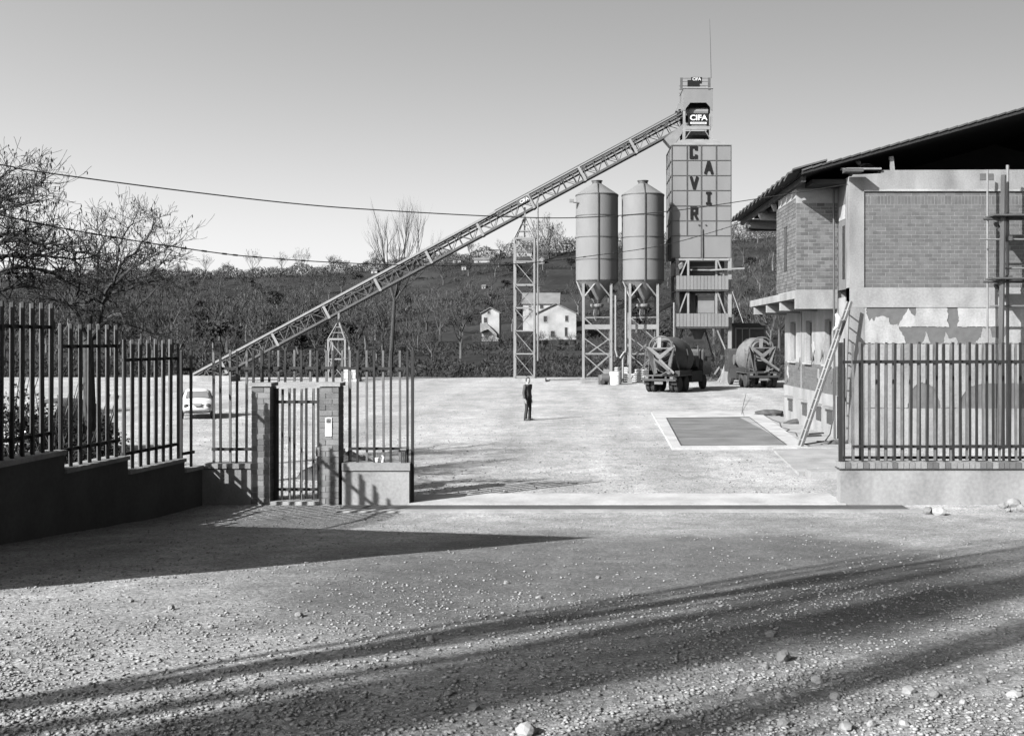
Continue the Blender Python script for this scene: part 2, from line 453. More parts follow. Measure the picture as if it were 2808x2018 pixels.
def scatter(n, y0, y1, smin, smax, pw, clump=.5):
    out = []
    while len(out) < n:
        u = random.random(); Y = 1/((1-u)/y0 + u/y1)
        X = random.uniform(-.62, .5)*Y - .3
        d = nz(X, Y, .45, 9) + .5*nz(X, Y, 1.7, 2)
        if random.random() > .55 + clump*d: continue
        if Y < 20 and ((X-.2)/3.2)**2 + ((Y-13.2)/3.0)**2 < .9 and random.random() < .7: continue
        if Y > 20 and not (-7.2 < X < 5.2 and Y > 22.4) and Y < 31: continue
        if Y > 22 and 2.8 < X < 9 and 31 < Y < 45: continue
        s_ = smin + (smax-smin)*random.random()**pw
        out.append((X, Y, ground_z(X, Y) + s_*.25, s_))
    a = np.array(out); return a[:,:3], a[:,3]
p_, s_ = scatter(50000, 4.6, 20.2, .004, .021, 3.8); g1 = stones("road_gravel", p_, s_, M['stone'])
p_, s_ = scatter(9000, 22.4, 78, .008, .035, 3.0); g2 = stones("yard_gravel", p_, s_, M['stone'])
for g, l in ((g1, "loose pale gravel scattered over the road"), (g2, "loose gravel scattered over the yard")):
    tag(g, l, "gravel")

# --- single larger stones
def rock(px, py, size, label, mt='stone', flat=.7, cat="stone", group=None):
    p = gnd(px, py)
    bm = bmesh.new(); bmesh.ops.create_icosphere(bm, subdivisions=2, radius=size)
    sd = random.uniform(0, 50)
    ax = (random.uniform(.8,1.25), random.uniform(.7,1.1), flat)
    for v in bm.verts:
        k = 1 + .35*MN.noise(v.co*(1.3/size) + Vector((sd,0,0)))
        v.co = Vector((v.co.x*ax[0]*k, v.co.y*ax[1]*k, v.co.z*ax[2]*k))
    me = bpy.data.meshes.new("stone"); bm.to_mesh(me); bm.free(); me.materials.append(M[mt])
    o = bpy.data.objects.new("stone", me); COL.objects.link(o); o.location = p + Vector((0,0,size*flat*.55))
    o.rotation_euler = (0,0,random.uniform(0,6))
    return tag(o, label, cat, group)
rock(2148, 1808, .062, "largest rounded grey stone lying between the tree-shadow bands on the road")
rock(2112, 1745, .045, "flat pale stone at the edge of the broad tree shadow")
rock(1443, 2012, .055, "squarish pale stone standing on the road in the near gravel")
rock(2243, 1303, .14, "pale boulder with a dark cleft beside the doorstep and the fence end", 'concrete_light', .8)
rock(2575, 1412, .13, "pale squared block on the verge below the fence wall", 'concrete_light', .75)
rock(2545, 1408, .11, "dark slab of stone leaning behind the pale squared block", 'steel_mid', .8)
for px, py in ((1230,1905),(1300,1945),(2060,1895),(2240,1870),(2140,1915),(2180,1910),(2290,1915),(2490,1900),(2560,1910),(2480,1990),
               (2780,1910),(2390,1990),(2320,2000),(2150,1990),(2640,1930),(2700,1870),(2100,1830),(1640,1585),(1480,1640),(1390,1600),(470,1670),(580,1720),(360,1650),(820,1690),(1180,1755)):
    rock(px, py, random.uniform(.022,.04), "small loose stone lying in the sunlit road gravel", group="small loose road stones")
rub = "grey rubble stone heaped against the far end of the fence wall"
for px, py, s2 in ((2752,1392,.09),(2780,1388,.13),(2800,1400,.1),(2790,1372,.12),(2765,1402,.06)):
    rock(px, py, s2, rub, 'concrete', .8, group="rubble at the fence wall")

# --- low earth heap behind the small gate
b = MB()
prof = 14
rings = []
for j in range(7):
    r = 1 - j/6
    rings.append([Vector((-5.55 + 1.2*r*math.cos(2*math.pi*k/prof)*(1+.2*nz(k,j,.7)), 25.2 + .7*r*math.sin(2*math.pi*k/prof), -.05 + .62*(1-r*r)*(1+.3*nz(k,j,1.1,5)))) for k in range(prof)])
tag(b.loft(rings).build("earth_heap", M['earth'], None, smooth=True), "low dark heap of earth behind the small iron gate", "heap")

# ================================================================== FAR HOUSES
def house(name, label, x0, x1, yb, ye, Y, depth, ridge, wall='wall_far', rdir='x', wins=(), roofmat='roof_far', over=.35, cat="house", door=None):
    X0, X1 = wx(x0,Y), wx(x1,Y); zb, ze = wz(yb,Y), wz(ye,Y); h = ridge
    t = thing(name, label, cat, ((X0+X1)/2, Y+depth/2, zb))
    w = MB()
    if rdir == 'x':      # ridge runs along the front: gables at the sides
        w.prism([(X0,Y,zb),(X0,Y+depth,zb),(X0,Y+depth,ze),(X0,Y+depth/2,ze+h),(X0,Y,ze)], (X1-X0,0,0))
        wl = w.build("wall", M[wall], t)
        r = MB(); k = h/(depth/2)
        for s in (-1, 1):
            yy = Y+depth/2
            e = s*(depth/2+over)
            r.prism([(X0-over,yy,ze+h+.02),(X0-over,yy+e,ze-k*over+.02),(X0-over,yy+e,ze-k*over+.2),(X0-over,yy,ze+h+.2)], (X1-X0+2*over,0,0))
    elif rdir == 'y':    # gable faces us
        xm = (X0+X1)/2
        w.prism([(X0,Y,zb),(X1,Y,zb),(X1,Y,ze),(xm,Y,ze+h),(X0,Y,ze)], (0,depth,0))
        wl = w.build("wall", M[wall], t)
        r = MB(); k = h/((X1-X0)/2)
        for s in (-1, 1):
            e = s*((X1-X0)/2+over)
            r.prism([(xm,Y-over,ze+h+.02),(xm+e,Y-over,ze-k*over+.02),(xm+e,Y-over,ze-k*over+.2),(xm,Y-over,ze+h+.2)], (0,depth+2*over,0))
    else:                # low hipped lid
        w.box(X0,X1,Y,Y+depth,zb,ze); wl = w.build("wall", M[wall], t)
        r = MB(); a = over
        xm, ym = (X0+X1)/2, Y+depth/2
        r.loft([[Vector((X0-a,Y-a,ze+.02)),Vector((X1+a,Y-a,ze+.02)),Vector((X1+a,Y+depth+a,ze+.02)),Vector((X0-a,Y+depth+a,ze+.02))],
                [Vector((X0-a,Y-a,ze+.15)),Vector((X1+a,Y-a,ze+.15)),Vector((X1+a,Y+depth+a,ze+.15)),Vector((X0-a,Y+depth+a,ze+.15))],
                [Vector((xm-.6,ym-.4,ze+h)),Vector((xm+.6,ym-.4,ze+h)),Vector((xm+.6,ym+.4,ze+h)),Vector((xm-.6,ym+.4,ze+h))]])
    r.build("roof", M[roofmat], t)
    for (a, c, d, e) in wins:     # px rectangle on the front wall
        A, B = wx(a,Y), wx(c,Y); zt, zl = wz(d,Y), wz(e,Y)
        wd = MB().box(A,B,Y-.03,Y+.05,zl,zt).build("window" if (zt-zl) < 2.2 else "door", M['glass_dark'], t)
        fr = MB(); fw = .09
        fr.box(A-fw,A,Y-.06,Y+.02,zl-fw,zt+fw); fr.box(B,B+fw,Y-.06,Y+.02,zl-fw,zt+fw); fr.box(A,B,Y-.06,Y+.02,zt,zt+fw); fr.box(A-.05,B+.05,Y-.1,Y+.02,zl-fw*1.3,zl)
        fr.build("frame", M['plaster'], wd)
    return t
HY = 235
house("farmhouse", "narrow white gabled farmhouse with an outside stair on the hillside", 1321, 1369, 960, 858, HY, 6, 1.1, rdir='y',
      wins=((1337,1343,853,860),(1327,1336,871,885),(1319+4,1331,897,906)))
b = MB()       # its outside stair on an arch
sx = [wx(v,HY-1.2) for v in (1317,1336,1362)]
b.prism([(sx[0],HY-1.3,wz(912,HY)),(sx[0],HY-1.3,wz(886,HY)),(sx[1],HY-1.3,wz(888,HY)),(sx[2],HY-1.3,wz(916,HY)),(sx[2],HY-1.3,wz(925,HY)),(wx(1340,HY),HY-1.3,wz(903,HY)),(wx(1330,HY),HY-1.3,wz(906,HY))], (0,1.3,0))
t = bpy.data.objects["farmhouse"]; b.build("stair", M['concrete'], t)
house("farmhouse", "long white farmhouse with a tiled gable roof behind the square stone house", 1434, 1532, 930, 832, 262, 9, 2.6, rdir='x',
      wins=((1450,1456,839,849),(1481,1490,837,846),(1509,1518,837,848)))
house("farmhouse", "square patched stone farmhouse with a lean roof below the long white house", 1470, 1580, 945, 860, HY+4, 9, 2.2, rdir='y',
      wins=((1491,1500,867,883),(1550,1558,866,881),(1510,1521,908,924),(1549,1556,898,922)))
def hill_Y(px, py):
    Y = 160
    while Y < 447:
        if CY - (hill_z(wx(px,Y), Y) - CH)/Y*F <= py: return Y
        Y += 2
    return 447
def far_house(label, x0, x1, yb, yt, Y, d, rdir, wl='wall_far', wins=()):
    Y = hill_Y((x0+x1)/2, yb)
    return house("hill_house", label, x0, x1, yb+14, yt, Y, d, .9 if rdir != 'lid' else .6, wall=wl, rdir=rdir, wins=wins, over=.3)
far_house("tall pale hilltop house with a wide flat roof near the skyline", 1328, 1371, 706, 686, 425, 8, 'lid', wins=((1334,1338,692,698),(1346,1350,692,698)))
far_house("wide white hilltop house seen through the lattice trestle", 1416, 1458, 706, 692, 405, 8, 'x', wins=((1423,1427,696,701),(1440,1444,696,701)))
far_house("small ochre-pale house under trees with one dark doorway", 1242, 1264, 722, 713, 398, 6, 'lid', wins=((1249,1254,716,722),))
far_house("tiny white cube hut below the hilltop houses", 1266, 1278, 743, 731, 385, 5, 'lid', wins=((1270,1273,735,740),))
far_house("long low white outbuilding under the tall hilltop house", 1300, 1342, 722, 713, 402, 5, 'x', wins=((1310,1313,716,720),))
far_house("villa with a hipped roof among the skyline trees beside the silo", 1536, 1566, 690, 668, 430, 9, 'lid', wins=((1541,1545,674,681),(1552,1556,674,681)))
far_house("small dark-roofed shed on the slope right of the lattice trestle", 1474, 1492, 726, 710, 396, 6, 'y', 'plaster', wins=((1478,1482,716,722),))
far_house("small white cottage at the foot of the tall bare tree", 1065, 1082, 722, 716, 405, 6, 'x', wins=((1070,1073,718,721),))
far_house("white low house far along the left ridge", 860, 884, 744, 738, 430, 6, 'x', wins=((868,871,740,743),))
far_house("pale little house above the conveyor on the slope", 1018, 1034, 752, 742, 400, 5, 'lid', wins=((1023,1026,745,749),))
far_house("tiny pale shelter in the middle of the slope", 1321, 1331, 793, 785, 345, 4, 'lid', wins=((1324,1327,787,791),))

# ================================================================== TREES
def grow(mb, p, d, length, r, lvl, maxl, rnd, spread=.55, up=.12, nseg=4, kids=(3,4), ratio=(.6,.8), tips=None, sides=(7,6,5,4,3,3), wig=.18, rmin=.0):
    pts = [p.copy()]; rad = [r]; dd = d.copy()
    rt = r*(.55 if lvl < maxl else .25)
    for i in range(nseg):
        dd = (dd + Vector((rnd.uniform(-wig,wig), rnd.uniform(-wig,wig), rnd.uniform(-wig,wig)+up*.4))).normalized()
        p = p + dd*(length/nseg); pts.append(p.copy()); rad.append(max(rmin, r + (rt-r)*(i+1)/nseg))
    mb.tube(pts, rad, sides[min(lvl,5)], caps=False)
    if lvl >= maxl:
        if tips is not None: tips.append((p.copy(), dd.copy()))
        return
    k = rnd.randint(*kids)
    for j in range(k):
        t = rnd.uniform(.35, 1.0) if j else 1.0
        i = min(nseg-1, int(t*nseg)); q = pts[i] + (pts[i+1]-pts[i])*(t*nseg-i if t < 1 else 1)
        a = Vector((rnd.uniform(-1,1), rnd.uniform(-1,1), rnd.uniform(-.6,1))).normalized()
        nd = (dd + a*spread*(1.4 if j else .5) + Vector((0,0,up))).normalized()
        grow(mb, q, nd, length*rnd.uniform(*ratio), rad[i+1]*rnd.uniform(.55,.78) if j else rt*.95, lvl+1, maxl, rnd, spread, up, nseg, kids, ratio, tips, sides, wig, rmin)

def bare_tree(name, label, cat, loc, seed, h, r, maxl, group=None, spread=.55, up=.12, kids=(3,4), pods=0, mt='bark', lean=(0,0), ratio=(.6,.8), wig=.18, first=.42):
    rnd = random.Random(seed)
    t = thing(name, label, cat, loc, group)
    loc = Vector(loc)
    tr = MB(); top = loc + Vector((lean[0], lean[1], h*first)); tr.tube([loc - Vector((0,0,.2)), loc + (top-loc)*.5 + Vector((rnd.uniform(-.1,.1)*h*.1,0,0)), top], [r*1.2, r, r*.8], 9)
    tr.build("trunk", M[mt], t, smooth=True)
    cr = MB(); tips = []
    n0 = rnd.randint(4,5)
    for j in range(n0):
        a = 2*math.pi*(j+rnd.uniform(-.2,.2))/n0
        d = Vector((math.cos(a)*spread*1.3 + lean[0]*.1, math.sin(a)*spread*1.3, .9)).normalized()
        grow(cr, top - Vector((0,0,h*.04*rnd.random())), d, h*.3*rnd.uniform(.8,1.15), r*.6, 1, maxl, rnd, spread, up, 4, kids, ratio, tips, wig=wig)
    crown = cr.build("crown", M[mt], t, fix=False)
    if pods:
        pm = MB()
        for k in range(pods):
            p, d = rnd.choice(tips); p = p + Vector((rnd.uniform(-.1,.1), rnd.uniform(-.1,.1), 0))
            L_ = rnd.uniform(.05,.11); w = .014
            a = rnd.uniform(0, 3.14); c, s = math.cos(a)*w, math.sin(a)*w
            pm.tube([p, p+Vector((rnd.uniform(-.01,.01),0,-L_*.5)), p+Vector((0,0,-L_))], [.004, w, .004], 4, caps=False)
        pm.build("seed_pods", M['pod'], t, fix=False, kind="stuff")
    return t

# locust trees with hanging pods behind the left fence
def limb_tree(label, X, Y, seed, r, limbs, pods, top, lim=700):
    rnd = random.Random(seed)
    t = thing("locust_tree", label, "tree", (X,Y,0))
    MB().tube([(X,Y,-.2),(X+.08,Y,top*.5),(X+.02,Y+.05,top)], [r*1.25,r,r*.8], 9).build("trunk", M['bark'], t, smooth=True)
    cr = MB(); tips = []
    for pts, dy, r0, nb in limbs:
        q = []; n = len(pts)
        for i, (px,py) in enumerate(pts):
            yy = Y + dy*i/(n-1)
            if py < lim: py = lim - (lim-py)*.72
            q.append(P(px,py,yy))
        q = [Vector((X,Y,min(top*.98, max(.6,q[0].z-.5)))) if pts[0][0] == -999 else q[0]] + q[1:]
        sm = []
        for i in range(len(q)-1):
            p0, p1, p2, p3 = q[max(i-1,0)], q[i], q[i+1], q[min(i+2,len(q)-1)]
            for k in range(4):
                u = k/4; sm.append(.5*((2*p1)+(p2-p0)*u+(2*p0-5*p1+4*p2-p3)*u*u+(3*p1-p0-3*p2+p3)*u**3) + Vector((rnd.gauss(0,.015),rnd.gauss(0,.02),rnd.gauss(0,.015))))
        sm.append(q[-1]); m = len(sm)
        cr.tube(sm, [r0*(1-.8*i/(m-1)) for i in range(m)], 6, caps=False)
        for k in range(int(nb*1.5)):
            i = rnd.randint(m//5, m-1); p = sm[i]; d = (sm[min(i+1,m-1)]-sm[max(i-1,0)]).normalized()
            d = (d*.5 + Vector((rnd.uniform(-1,1), rnd.uniform(-1,1), rnd.uniform(-.6,.75)))*.9).normalized()
            grow(cr, p, d, rnd.uniform(.25,.55), max(.009, r0*(1-.8*i/(m-1))*.5), 3, 5, rnd, .8, .05, 3, (3,4), (.55,.85), tips, wig=.3, rmin=.0042)
    cr.build("crown", M['bark'], t, fix=False)
    pm = MB()
    for k in range(pods):
        p, d = rnd.choice(tips); L_ = rnd.uniform(.05,.11)
        pm.tube([p, p+Vector((rnd.uniform(-.01,.01),0,-L_*.5)), p+Vector((0,0,-L_))], [.004,.013,.004], 4, caps=False)
    pm.build("seed_pods", M['pod'], t, fix=False, kind="stuff")
    return t
limb_tree("bare locust tree with level limbs and seed pods, tallest behind the left fence", wx(-75,20.5), 20.5, 5, .15, [
    ([(-75,760),(0,748),(50,735),(130,742),(165,762),(215,790)], .8, .055, 20), ([(-75,690),(0,650),(50,635),(110,655),(165,662),(200,640)], -.6, .05, 20),
    ([(-75,740),(0,705),(70,705),(130,702),(210,712),(265,700)], 1.2, .05, 22), ([(-70,660),(0,628),(30,618),(62,640),(75,602),(130,585),(168,588)], .3, .04, 16),
    ([(-75,640),(-20,560),(0,500),(18,476),(55,458),(125,412)], .5, .045, 18), ([(-75,650),(-30,580),(0,535),(31,523),(75,500),(110,490)], -.7, .04, 16),
    ([(-70,620),(-40,500),(-10,430),(10,400),(25,370)], .4, .04, 14), ([(-75,820),(-20,800),(40,790),(95,770),(60,690),(52,640)], .9, .045, 16),
    ([(-80,780),(-180,700),(-260,640)], -1, .05, 12), ([(-75,700),(-120,560),(-150,460)], 1.5, .05, 14), ([(-75,690),(-60,600),(-30,540)], -2.2, .05, 14)], 620, 5.0)
limb_tree("bare forked locust tree with upright limbs and seed pods beside the stepped fence", wx(236,25), 25, 9, .14, [
    ([(236,935),(205,850),(160,826),(132,820)], -.5, .06, 12), ([(236,930),(200,845),(213,780),(206,700),(225,690),(265,700)], .4, .06, 16),
    ([(236,935),(197,848),(240,825),(285,808),(330,800),(395,780),(452,765)], .7, .065, 18), ([(240,940),(275,870),(292,800),(315,765),(332,728),(375,680),(410,622),(426,560)], -.3, .06, 22),
    ([(292,800),(315,760),(322,700),(336,640),(357,590),(372,555)], .9, .04, 18), ([(240,940),(300,870),(345,858),(390,832),(450,770)], -.9, .05, 14),
    ([(315,765),(350,772),(400,755),(425,742),(470,690)], .5, .035, 14), ([(240,930),(265,800),(270,700),(283,640),(262,600)], 1.3, .045, 18), ([(300,790),(360,740),(420,700),(465,670)], -1.0, .035, 14),
    ([(240,940),(330,890),(400,905),(470,925)], .6, .035, 10)], 560, wz(925,25))
# tall bare tree beyond the yard, behind the conveyor
bare_tree("tall_tree", "tall slender bare tree rising behind the conveyor", "tree", (wx(1068,104), 104, -.6), 5, 12.2, .2, 5, spread=.34, up=.22, kids=(3,4), mt='bark', lean=(.5,0), first=.66)
# roadside trees whose shadows cross the road
def poplar(lb, x, y, h, r, seed, nb):
    rnd = random.Random(seed); base = Vector((x, y, gz(y)-.1))
    t = thing("roadside_poplar", lb, "tree", base)
    top = base + Vector((rnd.uniform(-.3,.3), rnd.uniform(-.3,.3), h))
    MB().tube([base, base+(top-base)*.35+Vector((rnd.uniform(-.12,.12),rnd.uniform(-.12,.12),0)), base+(top-base)*.7+Vector((rnd.uniform(-.15,.15),0,0)), top], [r*1.15,r*.85,r*.45,.03], 9).build("trunk", M['bark'], t, smooth=True)
    cr = MB()
    for k in range(nb):
        u = rnd.uniform(.2,.92); p = base + (top-base)*u
        a = rnd.uniform(0,6.28); d = Vector((math.cos(a)*.2, math.sin(a)*.2, 1)).normalized()
        grow(cr, p, d, h*.17*rnd.uniform(.7,1.2), r*(1-u)*.42+.015, 2, 4, rnd, .16, .6, 4, (2,2), (.6,.85), None, wig=.08, rmin=.006)
    cr.build("crown", M['bark'], t, fix=False)
for (x, y, h, r, sd, nb, lb) in ((-10.9,-.9,20,.17,31,9,"roadside poplar casting the upper shadow band across the road"),
        (-16.4,-8.1,25,.34,32,14,"broad roadside poplar casting the widest shadow band across the road"),
        (-12.0,-5.75,20,.2,33,12,"slim roadside poplar casting the lowest shadow band across the road"),
        (-25.9,-16.1,34,.36,34,16,"tallest roadside poplar farthest back along the road"),
        (-17.4,-7.7,24,.14,36,12,"thin roadside poplar standing beside the broad one")):
    poplar(lb, x, y, h, r, sd, nb)

# prototypes for the hillside
def bush_mesh(seed, n, rx, rz, leaf, mt, lumps=6, zc=0.0):
    rnd = random.Random(seed); b = MB()
    L_ = [(rnd.uniform(-.55,.55)*rx, rnd.uniform(-.55,.55)*rx, zc + rnd.uniform(.25,.85)*rz, rnd.uniform(.4,.62)) for _ in range(lumps)]
    for k in range(n):
        cx, cy, cz, s = rnd.choice(L_)
        a = Vector((rnd.gauss(0,1), rnd.gauss(0,1), rnd.gauss(0,1))).normalized()*(rnd.random()**.45)
        p = Vector((cx + a.x*rx*s, cy + a.y*rx*s, cz + a.z*rz*.55*s))
        u = Vector((rnd.gauss(0,1), rnd.gauss(0,1), rnd.gauss(0,1))).normalized()*leaf*rnd.uniform(.5,1.2)
        w = Vector((rnd.gauss(0,1), rnd.gauss(0,1), rnd.gauss(0,1))).normalized()*leaf*rnd.uniform(.4,.9)
        b.add([p-u, p+w, p+u, p-w], [(0,1,2,3)])
    return b
def olive(seed):
    rnd = random.Random(seed)
    t = thing("olive_tree", "dark leafy olive tree growing on the hillside terraces", "tree", (0,0,0), "olive trees on the hillside")
    MB().tube([(0,0,-.4),(rnd.uniform(-.1,.1),0,.9),(rnd.uniform(-.3,.3),.1,1.9)], [.22,.17,.1], 6).build("trunk", M['bark_far'], t)
    bush_mesh(seed, 520, 2.1, 2.6, .26, 'leaf_dark', 7, 1.3).build("crown", M['leaf_dark' if seed % 2 else 'leaf_mid'], t, fix=False)
    return t
def brush(seed, h=6.5):
    rnd = random.Random(seed)
    t = thing("bare_tree", "bare brushy winter tree growing on the hillside", "tree", (0,0,0), "bare trees on the hillside")
    MB().tube([(0,0,-.4),(rnd.uniform(-.15,.15),0,h*.2),(rnd.uniform(-.3,.3),0,h*.42)], [.2,.16,.11], 6).build("trunk", M['bark_far'], t)
    cr = MB(); tips = []
    for j in range(5):
        a = 2*math.pi*j/5 + rnd.uniform(-.4,.4)
        grow(cr, Vector((0,0,h*rnd.uniform(.18,.4))), Vector((math.cos(a)*.6, math.sin(a)*.6, .9)).normalized(), h*.3, .09, 2, 5, rnd, .5, .18, 2, (3,4), (.6,.8), tips, sides=(5,4,3,3,3,3), wig=.2)
    for p, d in tips:                       # fine outer twigs as slivers
        for k in range(2):
            e = p + (d + Vector((rnd.uniform(-.7,.7), rnd.uniform(-.7,.7), rnd.uniform(-.2,.7)))).normalized()*rnd.uniform(.4,.8)
            s = Vector((rnd.uniform(-.05,.05), rnd.uniform(-.05,.05), 0))
            cr.add([p-s, p+s, e], [(0,1,2)])
    cr.build("crown", M['twig_far'], t, fix=False)
    return t
OL = [olive(s) for s in (1,2,3,4)]
BR = [brush(s, h) for s, h in ((11,6.5),(12,7.5),(13,6.0),(14,8.0),(15,5.5))]
HOUSES_KEEP = [(1305,1390,100,HY+14),(1425,1605,100,275)]
def ok_place(px, Y):
    for a, b, y0, y1 in HOUSES_KEEP:
        if a-14 < px < b+14 and y0-3 < Y < y1+3: return False
    return True
rt = random.Random(99)
used = {}
def put(proto, X, Y, sc):
    z = hill_z(X, Y) - .1; px = CX + X*F/Y
    if Y > 436: wh = "on the skyline ridge"
    elif Y < 170: wh = "on the flat behind the yard scrub"
    elif px > 1990: wh = "between the tower and the brick building"
    elif px > 1150: wh = "around the white farmhouses" if Y < 300 else "on the slope below the hilltop houses"
    else: wh = "on the lower slope beyond the conveyor" if Y < 300 else "on the upper slope beyond the conveyor"
    sz = "large " if sc > 1.35 else ("small " if sc < .95 else "")
    dup(proto, (X,Y,z), rt.uniform(0,6.28), sc, label=(sz + ("bare brushy winter tree " if proto.name.startswith("bare") else "dark leafy olive tree ") + wh))
cnt = 0
for row in range(16):
    Y = 178 + row*16.5
    n = 18 + (row % 3)
    for i in range(n):
        px = -40 + (i + rt.uniform(.05,.95))*2240/n
        if 1600 < px < 1990 and rt.random() < .8: continue
        yy = Y + rt.uniform(-6,6)
        if not ok_place(px, yy): continue
        dense = .97 if px < 1150 else .8
        if rt.random() > dense: continue
        pr = rt.choice(OL) if rt.random() < (.3 if row > 3 else .2) else rt.choice(BR)
        put(pr, wx(px,yy), yy, rt.uniform(.9,1.5)*(1.15 if row < 9 else .95)); cnt += 1
for i in range(34):       # skyline trees that stand clear of the ridge
    px = -30 + i*66 + rt.uniform(-20,20)
    if 1600 < px < 1990: continue
    yy = rt.uniform(438,462)
    put(rt.choice(BR), wx(px,yy), yy, rt.uniform(.75,1.35)); cnt += 1
for px, Y, s in ((1215,395,1.5),(1480,432,1.9),(1505,436,2.0),(1525,440,1.6),(2030,330,1.8),(2050,300,1.7),(2100,290,1.6),(2085,340,1.9),(2120,380,2.0),(2040,400,1.8),(1270,250,1.2),(1405,262,1.3),(600,300,1.3)):
    put(rt.choice(BR), wx(px,Y), Y, s)
for i in range(26):       # valley-floor trees between yard and slope
    px = -20 + i*82 + rt.uniform(-30,30); yy = rt.uniform(112,165)
    if 1600 < px < 1660 or not ok_place(px, yy): continue
    put(rt.choice(BR), wx(px,yy), yy, rt.uniform(.5,.85))
for i in range(46):       # low scrub trees at the foot of the farmhouses
    px = 1295 + i*7 + rt.uniform(-6,6); yy = rt.uniform(205,229)
    put(rt.choice(BR + OL), wx(px,yy), yy, rt.uniform(.28,.5))
for o in OL + BR:         # prototypes themselves stand in the rows too
    o.location = (wx(rt.uniform(100,1000), 300), 300, 0); o.location.z = hill_z(o.location.x, 300) - .1

# skyline wood and scrub belt: masses nobody could count
def mass(name, label, cat, n, fn, leaf, mt):
    rnd = random.Random(n); v = np.zeros((n*3,3)); i = 0
    for k in range(n):
        p = fn(rnd)
        u = Vector((rnd.gauss(0,1), rnd.gauss(0,1), rnd.gauss(0,1.3))).normalized()*leaf*rnd.uniform(.6,1.5)
        w = Vector((rnd.gauss(0,1), rnd.gauss(0,1), rnd.gauss(0,1))).normalized()*leaf*rnd.uniform(.2,.5)
        v[i], v[i+1], v[i+2] = p-u, p+w, p+u; i += 3
    me = bpy.data.meshes.new(name); me.from_pydata(v.tolist(), [], [(3*k,3*k+1,3*k+2) for k in range(n)]); me.materials.append(M[mt])
    o = bpy.data.objects.new(name, me); COL.objects.link(o); o["kind"] = "stuff"; tag(o, label, cat); return o
def f_ridge(rnd):
    px = rnd.uniform(-500, 3000); Y = rnd.uniform(440,470); X = wx(px,Y)
    hh = 3.0 + 4.0*max(0, nz(px*.02, 0, 1, 3)+.3) + (2.5 if px > 1380 else 0)
    return Vector((X, Y, hill_z(X,Y) + hh*rnd.random()**1.3))
mass("ridge_wood", "continuous low bare wood along the skyline ridge", "wood", 60000, f_ridge, .8, 'twig_far')
def f_scrub(rnd):
    px = rnd.uniform(-500, 3000); Y = rnd.uniform(93,128); X = wx(px,Y)
    hh = .5 + 1.4*max(0, nz(px*.012, Y*.05, 1, 7)+.45)
    return Vector((X, Y, hill_z(X,Y) + hh*rnd.random()**1.2))
mass("scrub_belt", "dark tangled scrub along the far edge of the yard", "scrub", 60000, f_scrub, .3, 'leaf_mid')
def f_slope(rnd):
    while True:
        px = rnd.uniform(-500, 3000); Y = 150 + 290*rnd.random(); X = wx(px,Y)
        if nz(X, Y, .03, 12) > -.04 and not (1300 < px < 1610 and HY-4 < Y < 276): break
    return Vector((X, Y, hill_z(X,Y) + (.3+1.6*max(0,nz(X,Y,.05,14)+.3))*rnd.random()))
mass("slope_undergrowth", "patchy dark undergrowth over the hillside", "undergrowth", 95000, f_slope, .5, 'leaf_mid')
HEDGE = [(250,30,900),(285,350,1300),(318,0,1000),(352,900,1600),(385,100,1150),(410,1000,1620),(300,1980,2200)]
def f_hedge(rnd):
    Y, a, c = rnd.choice(HEDGE); px = rnd.uniform(a,c); Y += 5*nz(px*.004, Y, 1, 2) + rnd.gauss(0,.5); X = wx(px,Y)
    return Vector((X, Y, hill_z(X,Y) + (.5+1.3*max(0,nz(px*.05,Y,1,4)+.4))*rnd.random()))
mass("hedge_rows", "dark hedge lines along the hillside field edges", "hedge", 16000, f_hedge, .35, 'leaf_dark')
# weeds and shrubs behind the left fence
for px, Y, w, h, s, lb in ((200,22.5,1.1,1.6,41,"dark tangled shrub directly behind the tallest fence step"),(60,23,1.0,1.0,42,"low dark shrub in front of the dark parked car"),(262,26,.9,1.9,43,"tall dark shrub beside the forked locust tree"),(140,24,1.2,2.3,44,"broad dark shrub filling the gap behind the highest fence step"),(225,24.5,1.0,2.0,45,"dark leafless shrub at the foot of the forked locust tree"),(20,26,1.3,2.6,46,"dense dark shrub beside the trunk of the tallest locust tree")):
    X = wx(px,Y); t = thing("shrub", lb, "shrub", (X,Y,0))
    rnd = random.Random(s); st = MB()
    for k in range(9):
        a = rnd.uniform(0,6.28); st.tube([(X,Y,-.1),(X+math.cos(a)*w*.3,Y+math.sin(a)*w*.3,h*.5),(X+math.cos(a)*w*.6,Y+math.sin(a)*w*.6,h)], [.025,.018,.008], 4)
    st.build("stem", M['bark'], t, fix=False)
    bm_ = bush_mesh(s, 1500, w, h*.8, .05, 'leaf_dark', 8, 0); bm_.v = [(a+X,b_+Y,c) for a,b_,c in bm_.v]; bm_.build("foliage", M['leaf_dark'], t, fix=False)
